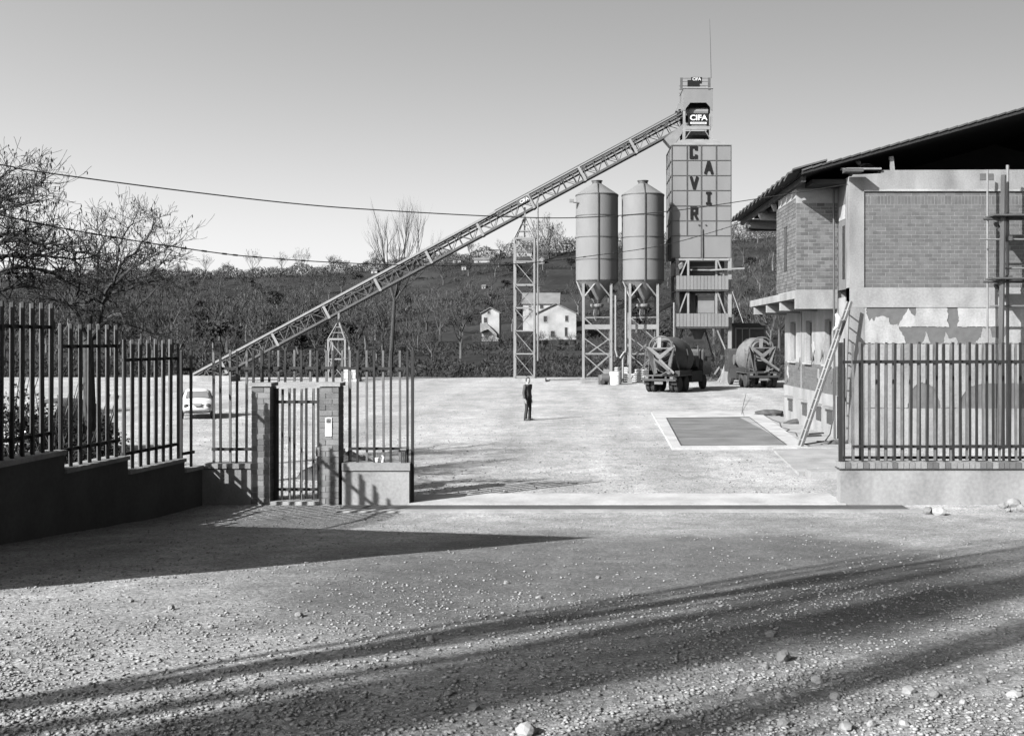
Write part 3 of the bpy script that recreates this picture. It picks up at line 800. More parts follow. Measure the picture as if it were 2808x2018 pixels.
# ================================================================== BRICKWORK
def bricks_front(parent, x0, x1, z0, z1, Y, bw, bh, mt, maxn=300, face=.006, j=.013, soldier=None, prefer=None):
    """running bond on a wall that faces the road (plane y=Y); each brick its own object, the rest joined"""
    rects = []; z = z0; row = 0
    while z < z1 - .02:
        h = min(bh, z1-z)
        if soldier and abs(z - soldier) < bh*.6:
            h = .27; x = x0
            while x < x1-.01:
                rects.append((x, min(x+.105,x1), z, min(z+h,z1))); x += .105
        else:
            x = x0 - (bw/2 if row % 2 else 0)
            while x < x1 - .01:
                a, b_ = max(x,x0), min(x+bw,x1)
                if b_-a > .03: rects.append((a, b_, z, z+h))
                x += bw
        z += h; row += 1
    if prefer: rects.sort(key=prefer)
    rest = MB()
    for i, (a,b_,c,d) in enumerate(rects):
        e = face + random.uniform(-.002,.002)
        if i < maxn: piece("brick", M[mt], ((a+b_)/2, Y-e/2+.01, (c+d)/2), (b_-a-j, e+.02, d-c-j), parent)
        else: rest.box(a+j/2, b_-j/2, Y-e, Y+.01, c+j/2, d-j/2)
    if rest.v: rest.build("brickwork", M[mt], parent, fix=False, kind="stuff")
def bricks_side(parent, y0, y1, z0, z1, X, bw, bh, mt, face=.012, j=.012):
    """bond on a wall that faces the yard (plane x=X); too small to pick apart singly"""
    rest = MB(); z = z0; row = 0
    while z < z1-.02:
        y = y0 - (bw/2 if row % 2 else 0)
        while y < y1-.01:
            a, b_ = max(y,y0), min(y+bw,y1)
            if b_-a > .03: rest.box(X-face-random.uniform(0,.004), X+.01, a+j/2, b_-j/2, z+j/2, min(z+bh,z1)-j/2)
            y += bw
        z += bh; row += 1
    rest.build("brickwork", M[mt], parent, fix=False, kind="stuff")

# ================================================================== UNFINISHED HOUSE ON THE RIGHT
XF, YM, YB, YE = 8.47, 33.0, 34.5, 43.3          # yard facade, road front, bay front, far end
XS = 7.11                                         # edge of the projecting slab
hs = thing("brick_building", "unfinished two-storey brick building with an open dark gable and concrete frame", "building", (14, 38, 0))
XR = 25.0
# road front: concrete frame with brick infill
MB().box(XF+.46, XR, YM+.05, YM+.35, 4.9, 7.95).build("infill_mortar", M['mortar'], hs)
inf = bpy.data.objects[ [o.name for o in hs.children if o.name.startswith("infill_mortar")][0] ]
bricks_front(inf, XF+.46, 15.2, 4.9, 7.95, YM+.05, .27, .118, 'brick', 300, soldier=4.9+.118*22, prefer=lambda r: -r[1]+ (0 if r[0]<14 else 99) if False else (r[0] > 13.9, r[0]))
MB().box(XF, XF+.46, YM, YM+.4, 0, 8.36).build("corner_column", M['concrete'], hs)
b = MB(); b.prism([(XF+.04,YM-.004,7.95),(XR,YM-.004,7.95),(XR,YM-.004,8.62),(XF+1.0,YM-.004,8.56),(XF+1.0,YM-.004,8.46),(XF+.12,YM-.004,8.42),(XF+.04,YM-.004,8.15)], (0,.4,0)); b.build("top_beam", M['concrete'], hs)
MB().box(XF+.46, XR, YM-.02, YM+.3, 7.9, 7.965).build("beam_lip", M['concrete_light'], hs)
MB().box(XF-.0, XR, YM-.008, YM+.4, 4.28, 4.9).build("floor_beam", M['plaster'], hs)
MB().box(XF+.46, XR, YM+.03, YM+.4, 0, 4.28).build("lower_wall", M['brick'], hs)
piece("brick_patch", M['brick'], (12.75,YM-.006,8.35), (.42,.02,.2), hs)
# torn pale paper and plaster over the lower wall
def patch(parent, pts, Y, mt, th=.02, name="plaster_patch"):
    rnd = random.Random(len(pts)*7+int(pts[0][0]))
    out_ = []
    n = len(pts)
    for i in range(n):
        a, c = pts[i], pts[(i+1)%n]
        m_ = max(1, int(math.dist(a,c)/4))
        for k in range(m_):
            t = k/m_
            out_.append((a[0]+(c[0]-a[0])*t + rnd.uniform(-1.5,1.5), a[1]+(c[1]-a[1])*t + rnd.uniform(-1.5,1.5)))
    return MB().prism([(wx(x,Y), Y, wz(y,Y)) for x,y in out_], (0,th,0)).build(name, M[mt], parent)
YP = YM+.012
MB().box(XF+.46, XR, YM+.014, YM+.05, 0, wz(1120,YM)).build("plaster_base", M['plaster'], hs)
for pts in ([(2368,838),(2376,842),(2376,860),(2385,880),(2392,872),(2396,886),(2402,868),(2412,870),(2424,866),(2437,872),(2440,890),(2462,890),(2468,905),(2480,925),(2484,942),(2368,942)],
            [(2462,896),(2492,846),(2500,862),(2512,868),(2512,840),(2596,840),(2600,862),(2597,880),(2604,896)],
            [(2626,842),(2808,838),(2900,838),(2900,896),(2625,896),(2630,880)],
            [(2530,942),(2536,925),(2540,910),(2546,930),(2552,942)],[(2588,942),(2594,910),(2602,928),(2622,926),(2628,942)],
            [(2672,942),(2690,925),(2696,900),(2716,900),(2722,925),(2752,930),(2768,900),(2900,898),(2900,942)],
            [(2368,944),(2900,944),(2900,1052),(2700,1052),(2660,1060),(2640,1086),(2630,1118),(2580,1118),(2570,1070),(2545,1050),(2520,1048),(2498,1070),(2488,1118),(2368,1118)]):
    patch(hs, pts, YP, 'plaster_white' if pts[0][1] < 900 else 'plaster', .03)
# far/yard side walls
MB().box(XF+.1, XR, YE-.3, YE, 0, 8.4).build("rear_wall", M['plaster'], hs)
MB().box(XR-.3, XR, YM+.4, YE-.3, 0, 8.4).build("side_wall", M['plaster'], hs)
# yard facade (x = XF): plinth, brick dado, piers between the windows
WIN = [(41.15,42.15),(38.3,39.3),(35.3,36.3)]
def side_box(x0,x1,y0,y1,z0,z1,name,mt,par=None): return MB().box(x0,x1,y0,y1,z0,z1).build(name, M[mt], par or hs)
side_box(XF-.05, XF+.3, YB-.1, YE, 0, 1.44, "plinth", 'plaster')
dado = side_box(XF, XF+.3, YM+.4, YE-.001, 1.44, 2.43, "dado", 'mortar'); bricks_side(dado, YM+.4, YE, 1.45, 2.42, XF, .27, .12, 'brick')
edges = [YE] + [v for w in WIN for v in (w[1], w[0])] + [YM+.4]
for a, c in zip(edges[0::2], edges[1::2]):
    side_box(XF-.004, XF+.3, c, a, 2.43, 4.62, "pier", 'plaster')
for a, c in WIN:
    side_box(XF-.003, XF+.3, a, c, 3.97, 4.62, "lintel", 'plaster')
    w = side_box(XF+.16, XF+.2, a, c, 2.43, 3.97, "window", 'glass_dark')
    fb = MB(); 
    for y0,y1,z0,z1 in ((a,a+.06,2.43,3.97),(c-.06,c,2.43,3.97),(a+.06,c-.06,3.91,3.97),(a+.06,c-.06,2.43,2.5),((a+c)/2-.03,(a+c)/2+.03,2.5,3.91)):
        fb.box(XF+.12,XF+.158,y0,y1,z0,z1)
    fb.build("frame", M['wood'], w)
    MB().box(XF-.12, XF+.14, a-.08, c+.08, 2.37, 2.432).build("sill", M['concrete_light'], w)
side_box(XF-.045, XF-.0, 39.95, 40.05, 0, 4.6, "downpipe", 'steel_light')
for y0, z0, w_, h_, sd_ in ((38.0,2.9,.5,.75,1),(36.6,3.0,.6,.7,2),(40.2,2.7,.35,.8,3),(37.2,2.0,.3,.8,4),(42.6,1.9,.3,.6,5),(35.0,2.3,.35,.7,6)):
    rr = random.Random(sd_); poly = []
    for k_ in range(14):
        a_ = 2*math.pi*k_/14; q_ = rr.uniform(.55,1.15); poly.append((XF-.03, y0+w_/2*math.cos(a_)*q_, z0+h_/2*math.sin(a_)*q_))
    MB().prism(poly, (.022,0,0)).build("torn_render", M['plaster_white' if sd_ % 2 else 'concrete'], hs)
    MB().prism([(XF-.05,y0-w_*.3,z0-h_*.4),(XF-.05,y0-w_*.1,z0-h_*.1),(XF-.12,y0-w_*.2,z0-h_*.7)], (.02,.02,0)).build("torn_render", M['steel_dark'], hs)
# basement lights: recesses with slanted heads
for yc in (41.9, 39.3, 37.0, 35.4):
    MB().box(XF-.056, XF-.05, yc-.4, yc+.4, .45, .95).build("basement_window", M['glass_dark'], hs)
    MB().prism([(XF-.05,yc-.5,.95),(XF-.22,yc-.5,.98),(XF-.22,yc-.5,1.04),(XF-.05,yc-.5,1.06)], (0,1.0,0)).build("basement_hood", M['concrete'], hs)
# upper projecting slab with tapered cantilever beams, and the brick bay on it
side_box(XS, XF+.3, YB, 43.8, 4.62, 4.87, "floor_slab", 'concrete')
side_box(XS+.004, XF-.004, YB-.02, YB+.25, 4.28, 4.885, "bay_beam", 'concrete')
for yc in (42.9, 40.1, 37.4):
    MB().prism([(XS+.06,yc,4.62),(XF,yc,4.62),(XF,yc,4.28),(XS+.06,yc,4.3)], (0,.28,0)).build("cantilever", M['concrete'], hs)
bay = side_box(XS, XF, YB+.0, YB+.25, 4.886, 8.36, "bay_front", 'mortar')
bricks_front(bay, XS, XF-.0, 4.9, 7.75, YB, .27, .118, 'brick_dark', 200)
bs = side_box(XS, XS+.25, YB+.25, 37.8, 4.87, 8.36, "bay_side", 'mortar')
bricks_side(bs, YB, 37.8, 4.9, 7.9, XS, .27, .118, 'brick_dark')
side_box(XS, XF, 37.55, 37.8, 4.87, 8.36, "bay_back", 'brick_dark')
sw = side_box(XS-.03, XS-.018, 35.9, 36.35, 5.6, 7.1, "slit_window", 'glass_dark')
MB().box(XS-.05,XS-.015,35.82,36.43,7.1,7.2).build("frame", M['brick_dark'], sw)
side_box(XF, XF+.3, YM+.4, YE, 4.87, 8.36, "upper_wall", 'brick_dark')
side_box(XF-.01, XF, 33.55, 33.85, 5.2, 6.9, "slot_window", 'glass_dark')
side_box(XF-.012, XF, 33.5, 34.3, 7.1, 7.55, "slot_lintel", 'concrete_light')
# attic floor, roof, eave
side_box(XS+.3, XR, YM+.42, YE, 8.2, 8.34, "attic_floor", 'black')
def roof_z(X): return 8.5 + .279*(X-6.95)
YV0, YV1 = 32.75, 46.2
RX = 17.0
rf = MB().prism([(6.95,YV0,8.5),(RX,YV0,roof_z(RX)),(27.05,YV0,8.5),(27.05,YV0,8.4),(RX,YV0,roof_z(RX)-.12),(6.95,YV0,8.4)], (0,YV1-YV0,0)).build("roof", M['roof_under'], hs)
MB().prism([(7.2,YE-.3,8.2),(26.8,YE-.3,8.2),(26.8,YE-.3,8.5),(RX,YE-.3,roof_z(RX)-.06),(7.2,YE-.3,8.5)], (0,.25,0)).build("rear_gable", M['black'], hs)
k = .9; nT = int((YV1-YV0)/k)
for i in range(nT):                               # lapped roof sheets stepping along the eave
    y = YV0 + (i+.5)*k
    piece("roof_sheet", M['tile'], (7.2, y, roof_z(7.2)+.06), (1.1,.98,.05), rf, rot=(R(-8),-math.atan(.279),0))
    piece("roof_sheet", M['tile'], (7.0, y+.2, roof_z(7.0)+.01), (.9,.9,.05), rf, rot=(R(-8),-math.atan(.279),0))
for i in range(34):                               # verge tiles up the front slope
    x = 7.1 + i*.3
    piece("verge_tile", M['tile'], (x, YV0+.06, roof_z(x)+.03), (.33,.2,.05), rf, rot=(0,-math.atan(.279)-.06,0))
for yc in (44.2, 41.2, 38.4):                     # beams under the eave
    MB().prism([(7.0,yc,8.3),(XF,yc,8.3),(XF,yc,7.9),(7.15,yc,7.95)], (0,.28,0)).build("eave_beam", M['concrete'], hs)
side_box(7.0, 7.12, YV0+.3, 45.6, 8.2, 8.38, "eave_plate", 'black')
side_box(7.1, XF, 44.5, 44.7, 7.85, 8.29, "end_beam", 'roof_under')
MB().tube([(XF-.18,34.3,8.2),(XF-.16,34.25,0.05)], .035, 8).build("downpipe", M['steel_dark'], hs)
MB().beam((9.85,33.1,8.5),(9.80,33.1,9.0),.12,.1).build("stub_post", M['concrete'], hs)
tag(MB().box(wx(2307,33),wx(2415,33),32.9,33.14,8.565,8.62).build("scaffold_plank", M['wood'], None), "single plank laid across the corner of the wall top", "plank")

# ladder leaning on the corner
ld = thing("ladder", "pale wooden ladder leaning against the corner of the brick building", "ladder", (6.75, 32.0, .06))
A, B = Vector((6.7,31.75,.04)), Vector((8.42,32.6,4.45))
off = Vector((-.02,.34,0))
for s_ in (0, 1):
    bar_piece("rail", M['wood'], A+off*s_, B+off*s_, .06, .09, ld)
for i in range(14):
    p = A + (B-A)*((i+.7)/14.6); MB().tube([p-off*.12, p+off*1.12], .022, 6).build("rung", M['wood'], ld)
tag(MB().tube([P(2293,860,32.2), P(2300,872,32.2), P(2296,895,32.2), P(2286,905,32.2)], [.05,.09,.06,.02], 8).build("cloth_rag", M['bag'], None, smooth=True), "pale rag tied near the top of the wooden ladder", "rag")

# scaffold against the road front
sf = thing("scaffold", "dark pole scaffold with plank platforms against the brick infill wall", "scaffold", (13.2, 32.2, 0))
for x, y, z1, r in ((12.88,32.0,8.25,.085),(13.12,32.3,8.6,.05),(12.62,32.6,8.5,.035),(15.4,32.2,8.6,.06)):
    MB().tube([(x-.12 if r > .08 else x,y,0),(x,y,z1)], r, 8).build("pole", M['wood_dark' if r > .08 else 'steel_mid'], sf)
for z in (7.0, 5.1):
    for yy in (31.75,32.0,32.25):
        MB().box(12.5,15.8,yy,yy+.235,z,z+.05).build("plank", M['wood_dark'], sf)
    MB().tube([(12.3,32.1,z-.07),(15.8,32.1,z-.07)], .04, 6).build("ledger", M['iron'], sf)
for z, x0 in ((6.33,12.25),(4.3,12.55),(5.45,13.0)):
    MB().tube([(x0,32.25,z),(15.8,32.25,z)], .03, 6).build("ledger", M['steel_mid'], sf)
for x, z in ((13.1,6.35),(13.1,5.15),(12.9,6.95),(13.1,7.05)):
    MB().cbox((x,32.15,z), .16,.16,.14).build("clamp", M['iron'], sf)
for z in (6.9,5.0):
    bar_piece("bracket", M['wood_dark'], (12.9,32.0,z-.45), (12.9,32.75,z), .08, .1, sf)

# ================================================================== FENCES
PW = .042
def fence_x(t, x0, x1, Y, zc, zt, pitch=.163, rails=(.28,.36)):
    """pickets alternately before and behind two flat rails, along the road front"""
    n = int(round((x1-x0)/pitch))
    for i in range(n+1):
        x = x0 + (x1-x0)*i/n; s_ = -1 if i % 2 else 1
        piece("picket", M['iron_fence' if s_ < 0 else 'iron_lit'], (x, Y+s_*.045, (zc+zt)/2 + random.uniform(-.012,.012)), (PW,PW,zt-zc), t, rot=(random.uniform(-.004,.004), random.uniform(-.006,.006), 0))
    for z in ([zc+rails[0]] if rails[0] else []) + [zt-rails[1]]:
        piece("rail", M['iron_fence'], ((x0+x1)/2, Y, z), (x1-x0+.04, .046, .055), t)
def fence_y(t, x0, y0, x1, y1, zc, zt, pitch=.13):
    n = int(round((y1-y0)/pitch))
    for i in range(n+1):
        k_ = i/n; s_ = -1 if i % 2 else 1
        piece("picket", M['iron_fence' if s_ > 0 else 'iron_lit'], (x0+(x1-x0)*k_+s_*.045, y0+(y1-y0)*k_, (zc+zt)/2 + random.uniform(-.012,.012)), (PW,PW,zt-zc), t, rot=(random.uniform(-.006,.006), random.uniform(-.004,.004), 0))
    for z in (zc+.28, zt-.36):
        bar_piece("rail", M['iron_fence'], (x0,y0-.02,z), (x1,y1+.02,z), .046, .055, t)

YG = 21.0
# right fence on its low wall
rw = thing("fence_wall", "low pale concrete wall with a brick cap below the right iron fence", "wall", (8.5, YG+.15, 0))
X0 = wx(2305, YG)
MB().box(X0, 14, YG, YG+.32, -.1, .70).build("wall_body", M['plaster'], rw)
MB().box(X0-.03, 14, YG-.025, YG+.345, .70, .725).build("cap_joint", M['steel_dark'], rw)
x = X0-.02
while x < 9.6:
    w = random.uniform(.105,.125); piece("cap_brick", M['concrete' if random.random()<.5 else 'brick'], (x+w/2, YG+.16, .785), (w-.012,.40,.12), rw); x += w
MB().box(9.6, 14, YG-.03, YG+.35, .725, .84).build("cap", M['concrete'], rw)
rfn = thing("iron_fence", "black iron picket fence on the brick-capped wall before the building", "fence", (8.5, YG+.15, .84))
fence_x(rfn, X0+.3, 10.9, YG+.16, .86, 3.2)
MB().box(X0+.0, X0+.07, YG+.1, YG+.18, .72, 3.22).build("end_post", M['iron_fence'], rfn)
MB().tube([(X0+.11,YG+.14,.72),(X0+.11,YG+.14,3.3)], .018, 6).build("end_rod", M['iron_fence'], rfn)

sg_ = thing("sliding_gate", "black iron sliding gate rolled open behind the right iron fence", "gate", (8.5, YG+.6, .1))
fence_x(sg_, X0+.22, 10.9, YG+.62, .12, 3.22, pitch=.169, rails=(.75,.4))
for xx in np.arange(X0+.6, 10.9, 1.9):
    T = Matrix.Translation((xx,YG+.62,.1)) @ Matrix.Rotation(R(90),4,'X'); MB().lathe([(.02,-.02),(.1,-.02),(.1,.02),(.02,.02)], 16, T).build("roller", M['steel_dark'], sg_)
MB().box(X0+.18, 10.9, YG+.58, YG+.66, .13, .23).build("bottom_bar", M['iron_fence'], sg_)

# left stepped wall and fence running towards the photographer
steps = [(-8.36,12.6,-8.16,16.5,1.56,3.83,"nearest and highest step"),(-8.16,16.5,-7.98,18.4,1.26,3.53,"middle step"),(-7.98,18.4,-7.72,20.35,1.0,3.28,"third step"),(-7.72,20.35,-7.6,20.95,.79,3.06,"lowest corner step")]
for i, (xa,ya,xb,yb,zc,zt,nm) in enumerate(steps):
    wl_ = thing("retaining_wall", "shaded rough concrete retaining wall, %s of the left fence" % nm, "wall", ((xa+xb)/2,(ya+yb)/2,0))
    MB().prism([(xa-.17,ya,-.3),(xa+.15,ya,-.3),(xb+.15,yb,-.3),(xb-.17,yb,-.3)], (0,0,zc+.3-.07)).build("wall_body", M['wall_shaded'], wl_)
    MB().prism([(xa-.2,ya+.003,zc-.07),(xa+.19,ya+.003,zc-.07),(xb+.19,yb,zc-.07),(xb-.2,yb,zc-.07)], (0,0,.07)).build("coping", M['concrete_light'], wl_)
    ft = thing("iron_fence", "black iron picket fence panel on the %s of the left wall" % nm, "fence", ((xa+xb)/2,(ya+yb)/2,zc))
    fence_y(ft, xa, ya+.1, xb, yb-.05, zc-.01, zt)
w5 = thing("retaining_wall", "shaded concrete roadside wall leading up to the stepped fence", "wall", (-8.5,8.6,0))
MB().prism([(-8.75,4.6,-.2),(-8.4,4.6,-.2),(-8.2,12.6,-.2),(-8.53,12.6,-.2)], (0,0,2.1)).build("wall_body", M['wall_shaded'], w5)

# wall, brick pillars and small gate
gw = thing("gate_wall", "low sunlit concrete wall left of the small gate, striped by fence shadows", "wall", (-7.0,YG+.15,0))
xl, xp1 = -7.75, wx(688,YG)
MB().box(xl, xp1, YG+.0, YG+.3, -.1, .70).build("wall_body", M['concrete'], gw)
MB().box(xl+.33, xp1, YG-.03, YG+.33, .72, .82).build("coping", M['concrete'], gw)
MB().box(xl+.02, xp1, YG+.02, YG+.28, .70, .72).build("joint", M['steel_dark'], gw)
gf = thing("iron_fence", "black iron picket fence between the stepped wall and the gate pillar", "fence", (-7.0,YG+.15,.82))
fence_x(gf, xl+.45, xp1+.02, YG+.15, .81, 3.06)
gw2 = thing("gate_wall", "low pale concrete wall right of the small gate, standing free at the entrance", "wall", (-4,YG+.15,0))
xp2, xe = wx(938,YG), wx(1122,YG)
MB().box(xp2, xe, YG, YG+.34, -.1, .66).build("wall_body", M['concrete_light'], gw2)
MB().box(xp2, xe+.01, YG+.02, YG+.32, .66, .68).build("joint", M['steel_dark'], gw2)
MB().box(xp2, xe+.02, YG-.03, YG+.37, .68, .83).build("coping", M['concrete'], gw2)
gf2 = thing("iron_fence", "black iron picket fence between the plaque pillar and the open entrance", "fence", (-4,YG+.15,.83))
fence_x(gf2, xp2+.12, xe-.05, YG+.15, .82, 3.06)
MB().box(xe+.02, xe+.075, YG+.1, YG+.16, 0, 3.07).build("end_post", M['iron_fence'], gf2)
def pillar(x0, x1, label):
    t = thing("gate_pillar", label, "pillar", ((x0+x1)/2, YG+.2, 0))
    co = MB().box(x0+.01, x1-.01, YG-.02, YG+.4, -.1, 2.34).build("core", M['mortar'], t)
    z = 0.02; row = 0; h = .116; w = (x1-x0)/1.5
    while z + h < 2.36:
        xs = [x0, x0+w, x1] if row % 2 else [x0, x1-w, x1]
        for a, c in zip(xs, xs[1:]):
            e = random.uniform(-.004,.004)
            piece("brick", M['pillar_brick'], ((a+c)/2, YG-.02+.1+e, z+h/2), (c-a-.012,.22,h-.014), co)
        ysd = [YG+.19, YG+.41]
        piece("brick", M['pillar_brick'], ((x0+x1)/2, YG+.31, z+h/2), (x1-x0-.004,.21,h-.014), co)
        z += h; row += 1
    MB().box(x0-.03, x1+.03, YG-.06, YG+.44, 2.35, 2.42).build("cap", M['concrete_light'], t)
    return t
pA = (wx(690,YG), wx(742,YG)); pB = (wx(876,YG), wx(930,YG))
pillar(*pA, "weathered brick gate pillar crossed by fence shadows, left of the gate")
t = pillar(*pB, "brick gate pillar with a white plaque, right of the gate")
px0, px1 = wx(893,YG), wx(911,YG)
pl = MB().box(px0, px1, YG-.045, YG-.02, wz(1196,YG), wz(1144,YG)).build("plaque", M['paint_white'], t)
piece("nameplate", M['steel_dark'], ((px0+px1)/2, YG-.048, wz(1153,YG)), ((px1-px0)*.6,.012,.08), pl)
for k_ in range(2):
    piece("bell_push", M['steel_mid'], (px0+(px1-px0)*(.35+.3*k_), YG-.05, wz(1150,YG)), (.018,.012,.04), pl)
gt = thing("iron_gate", "narrow black iron picket gate between the two brick pillars", "gate", ((pA[1]+pB[0])/2, YG+.2, .06))
fence_x(gt, pA[1]+.07, pB[0]-.06, YG+.2, .08, 2.3, pitch=.12, rails=(.2,.27))
MB().box(pA[1]+.02, pA[1]+.07, YG+.16, YG+.24, .06, 2.3).build("hinge_stile", M['iron_fence'], gt)
MB().box(pB[0]-.11, pB[0]-.01, YG+.13, YG+.2, .95, 1.13).build("lock_case", M['steel_mid'], gt)
tag(MB().box(pA[1], pB[0], YG-.03, YG+.42, -.1, .07).build("gate_step", M['concrete_light'], None), "pale concrete threshold step under the small gate", "step")
# upper fence running on behind the gate
tf = thing("iron_fence", "black iron fence tops rising behind the small gate and pillars", "fence", (-5.4,YG+.5,0))
fence_x(tf, pA[0]+.05, pB[1]+.1, YG+.52, 2.42, 3.06, pitch=.163, rails=(None,.36))
for xx in (pA[0]+.05, pB[1]+.1):
    MB().box(xx-.025, xx+.025, YG+.52-.03, YG+.52+.03, 0, 3.06).build("post", M['iron_fence'], tf)
# bits left on the entrance wall
tag(MB().lathe([(.03,0),(.045,.02),(.05,.09),(.04,.1)], 10, Matrix.Translation((wx(1032,YG),YG+.1,.83))).build("white_cup", M['paint_white'], None), "small white cup left on the entrance wall coping", "cup")
tag(MB().tube([(wx(1046,YG),YG+.12,.83),(wx(1049,YG),YG+.12,.93),(wx(1044,YG),YG+.12,.97)], [.03,.025,.02], 7).build("paper_scrap", M['paint_white'], None), "crumpled white paper standing beside the cup on the coping", "paper")
tb = MB()
for k_ in range(8):
    a = k_*math.pi/4; cx_ = wx(1106,YG)
    tb.tube([(cx_+.045*math.cos(a),YG+.02+.045*math.sin(a),.83),(cx_+.05*math.cos(a),YG+.02+.05*math.sin(a),1.05)], .006, 4)
tb.tube([(cx_-.06,YG+.02,1.09),(cx_+.06,YG+.02,1.09)], [.03,.05], 8)
tag(tb.build("wire_lantern", M['steel_dark'], None), "small wire lantern standing at the free end of the entrance wall", "lantern")
# ================================================================== CONCRETE PLANT
# --- belt conveyor
YC = 84.0
A = Vector((wx(512,YC), YC, wz(1041,YC))); B = Vector((wx(1880,YC), YC, wz(306,YC)))
D = (B-A).normalized(); NRM = Vector((-D.z,0,D.x)); LEN = (B-A).length
cv = thing("belt_conveyor", "long inclined lattice belt conveyor climbing from the ground to the batching tower", "conveyor", (A.x, YC, 0))
H = 1.02
for y in (-.5,.5):
    for h, w in ((-.08,.10),(-H,.09)):
        bar_piece("chord", M['conv'], A+Vector((0,y,0))+NRM*h, B+Vector((0,y,0))+NRM*h, w, w, cv)
n = 48
for y in (-.5,.5):
    for i in range(n+1):
        p = A + D*(LEN*i/n) + Vector((0,y,0))
        bar_piece("web_post", M['conv'], p+NRM*-.1, p+NRM*-H, .06, .06, cv)
        if i < n:
            q = A + D*(LEN*(i+1)/n) + Vector((0,y,0))
            bar_piece("web_diagonal", M['conv'], (p+NRM*-H) if i % 2 else (p+NRM*-.1), (q+NRM*-.1) if i % 2 else (q+NRM*-H), .045, .045, cv)
MB().prism([A+Vector((0,-.42,0))+NRM*.0, A+Vector((0,.42,0))+NRM*.0, A+Vector((0,.42,0))+NRM*.05, A+Vector((0,-.42,0))+NRM*.05], B-A).build("belt", M['rubber'], cv)
MB().prism([A+Vector((0,-.4,0))+NRM*-.42, A+Vector((0,.4,0))+NRM*-.42, A+Vector((0,.4,0))+NRM*-.38, A+Vector((0,-.4,0))+NRM*-.38], B-A).build("return_belt", M['rubber'], cv)
for y in (-.5,.5):      # light edge strip of the belt trough, lower two thirds
    bar_piece("trough_strip", M['steel_light'], A+Vector((0,y*1.16,0))+NRM*.06, A+D*(LEN*.62)+Vector((0,y*1.16,0))+NRM*.06, .1, .16, cv)
    bar_piece("handrail", M['steel_dark'], A+D*(LEN*.62)+Vector((0,y*1.1,0))+NRM*.16, B+Vector((0,y*1.1,0))+NRM*.16, .07, .07, cv)
    bar_piece("side_rail", M['steel_dark'], A+D*(LEN*.3)+Vector((0,y*1.06,0))+NRM*-.3, B+Vector((0,y*1.06,0))+NRM*-.3, .06, .06, cv)
    bar_piece("foot_rail", M['conv'], A+D*1.5+Vector((0,y*1.06,0))+NRM*-(H+.08), B+Vector((0,y*1.06,0))+NRM*-(H+.08), .05, .06, cv)
for i in range(1,10):   # flange plates joining the truss sections
    p = A + D*(LEN*(i*.102-.03))
    for y in (-.57,.57):
        bar_piece("flange_plate", M['steel_light'], p+Vector((0,y,0))+NRM*.05, p+Vector((0,y,0))+NRM*-(H+.14), .03, .2, cv, up=(1,0,0))
for i in range(1,60):
    p = A + D*(LEN*i/60) + NRM*-.06
    MB().tube([p+Vector((0,-.44,0)), p+Vector((0,.44,0))], .055, 6).build("roller", M['steel_mid'], cv)
for k_ in (-1,1): bar_piece("foot_strut", M['steel_mid'], A+D*2.6+NRM*-H+Vector((0,.5*k_,0)), Vector((A.x+2.9,YC+.5*k_,-.05)), .08,.08, cv)
sp = A + D*(LEN*.672) + Vector((0,-.62,0)) + NRM*-.22
Mx = Matrix.Rotation(-math.atan2(D.z,D.x), 3, 'Y')
MB().cbox(sp, 1.0,.04,.42, Mx).build("sign_board", M['steel_dark'], cv)
tag(MB().box(-32.4,-27.2,YC-1.2,YC+1.2,-.2,.42).build("conveyor_footing", M['concrete_light'], None), "low pale concrete footing under the bottom end of the conveyor", "footing")

# --- lettering
def text_mesh(txt, size, extr=.01, bold=0.0):
    cu = bpy.data.curves.new("lettering", 'FONT'); cu.body = txt; cu.size = size; cu.extrude = extr; cu.offset = bold; cu.align_x = 'CENTER'; cu.align_y = 'CENTER'
    cu.resolution_u = 3
    o = bpy.data.objects.new("lettering", cu); COL.objects.link(o)
    dg = bpy.context.evaluated_depsgraph_get(); me = bpy.data.meshes.new_from_object(o.evaluated_get(dg))
    bpy.data.objects.remove(o); return me
def lettering(txt, size, loc, mt, parent, name="lettering", bold=0.0, rot=(R(90),0,0), sx=1.0):
    me = text_mesh(txt, size, .01, bold); me.materials.clear(); me.materials.append(M[mt])
    return place(me, name, loc, parent, scale=(sx,1,1), rot=rot)
lettering("CIFA", .36, sp+Vector((.1,-.05,.03)), 'paint_white', cv, rot=(R(90), -math.atan2(D.z,D.x), 0), bold=.012)

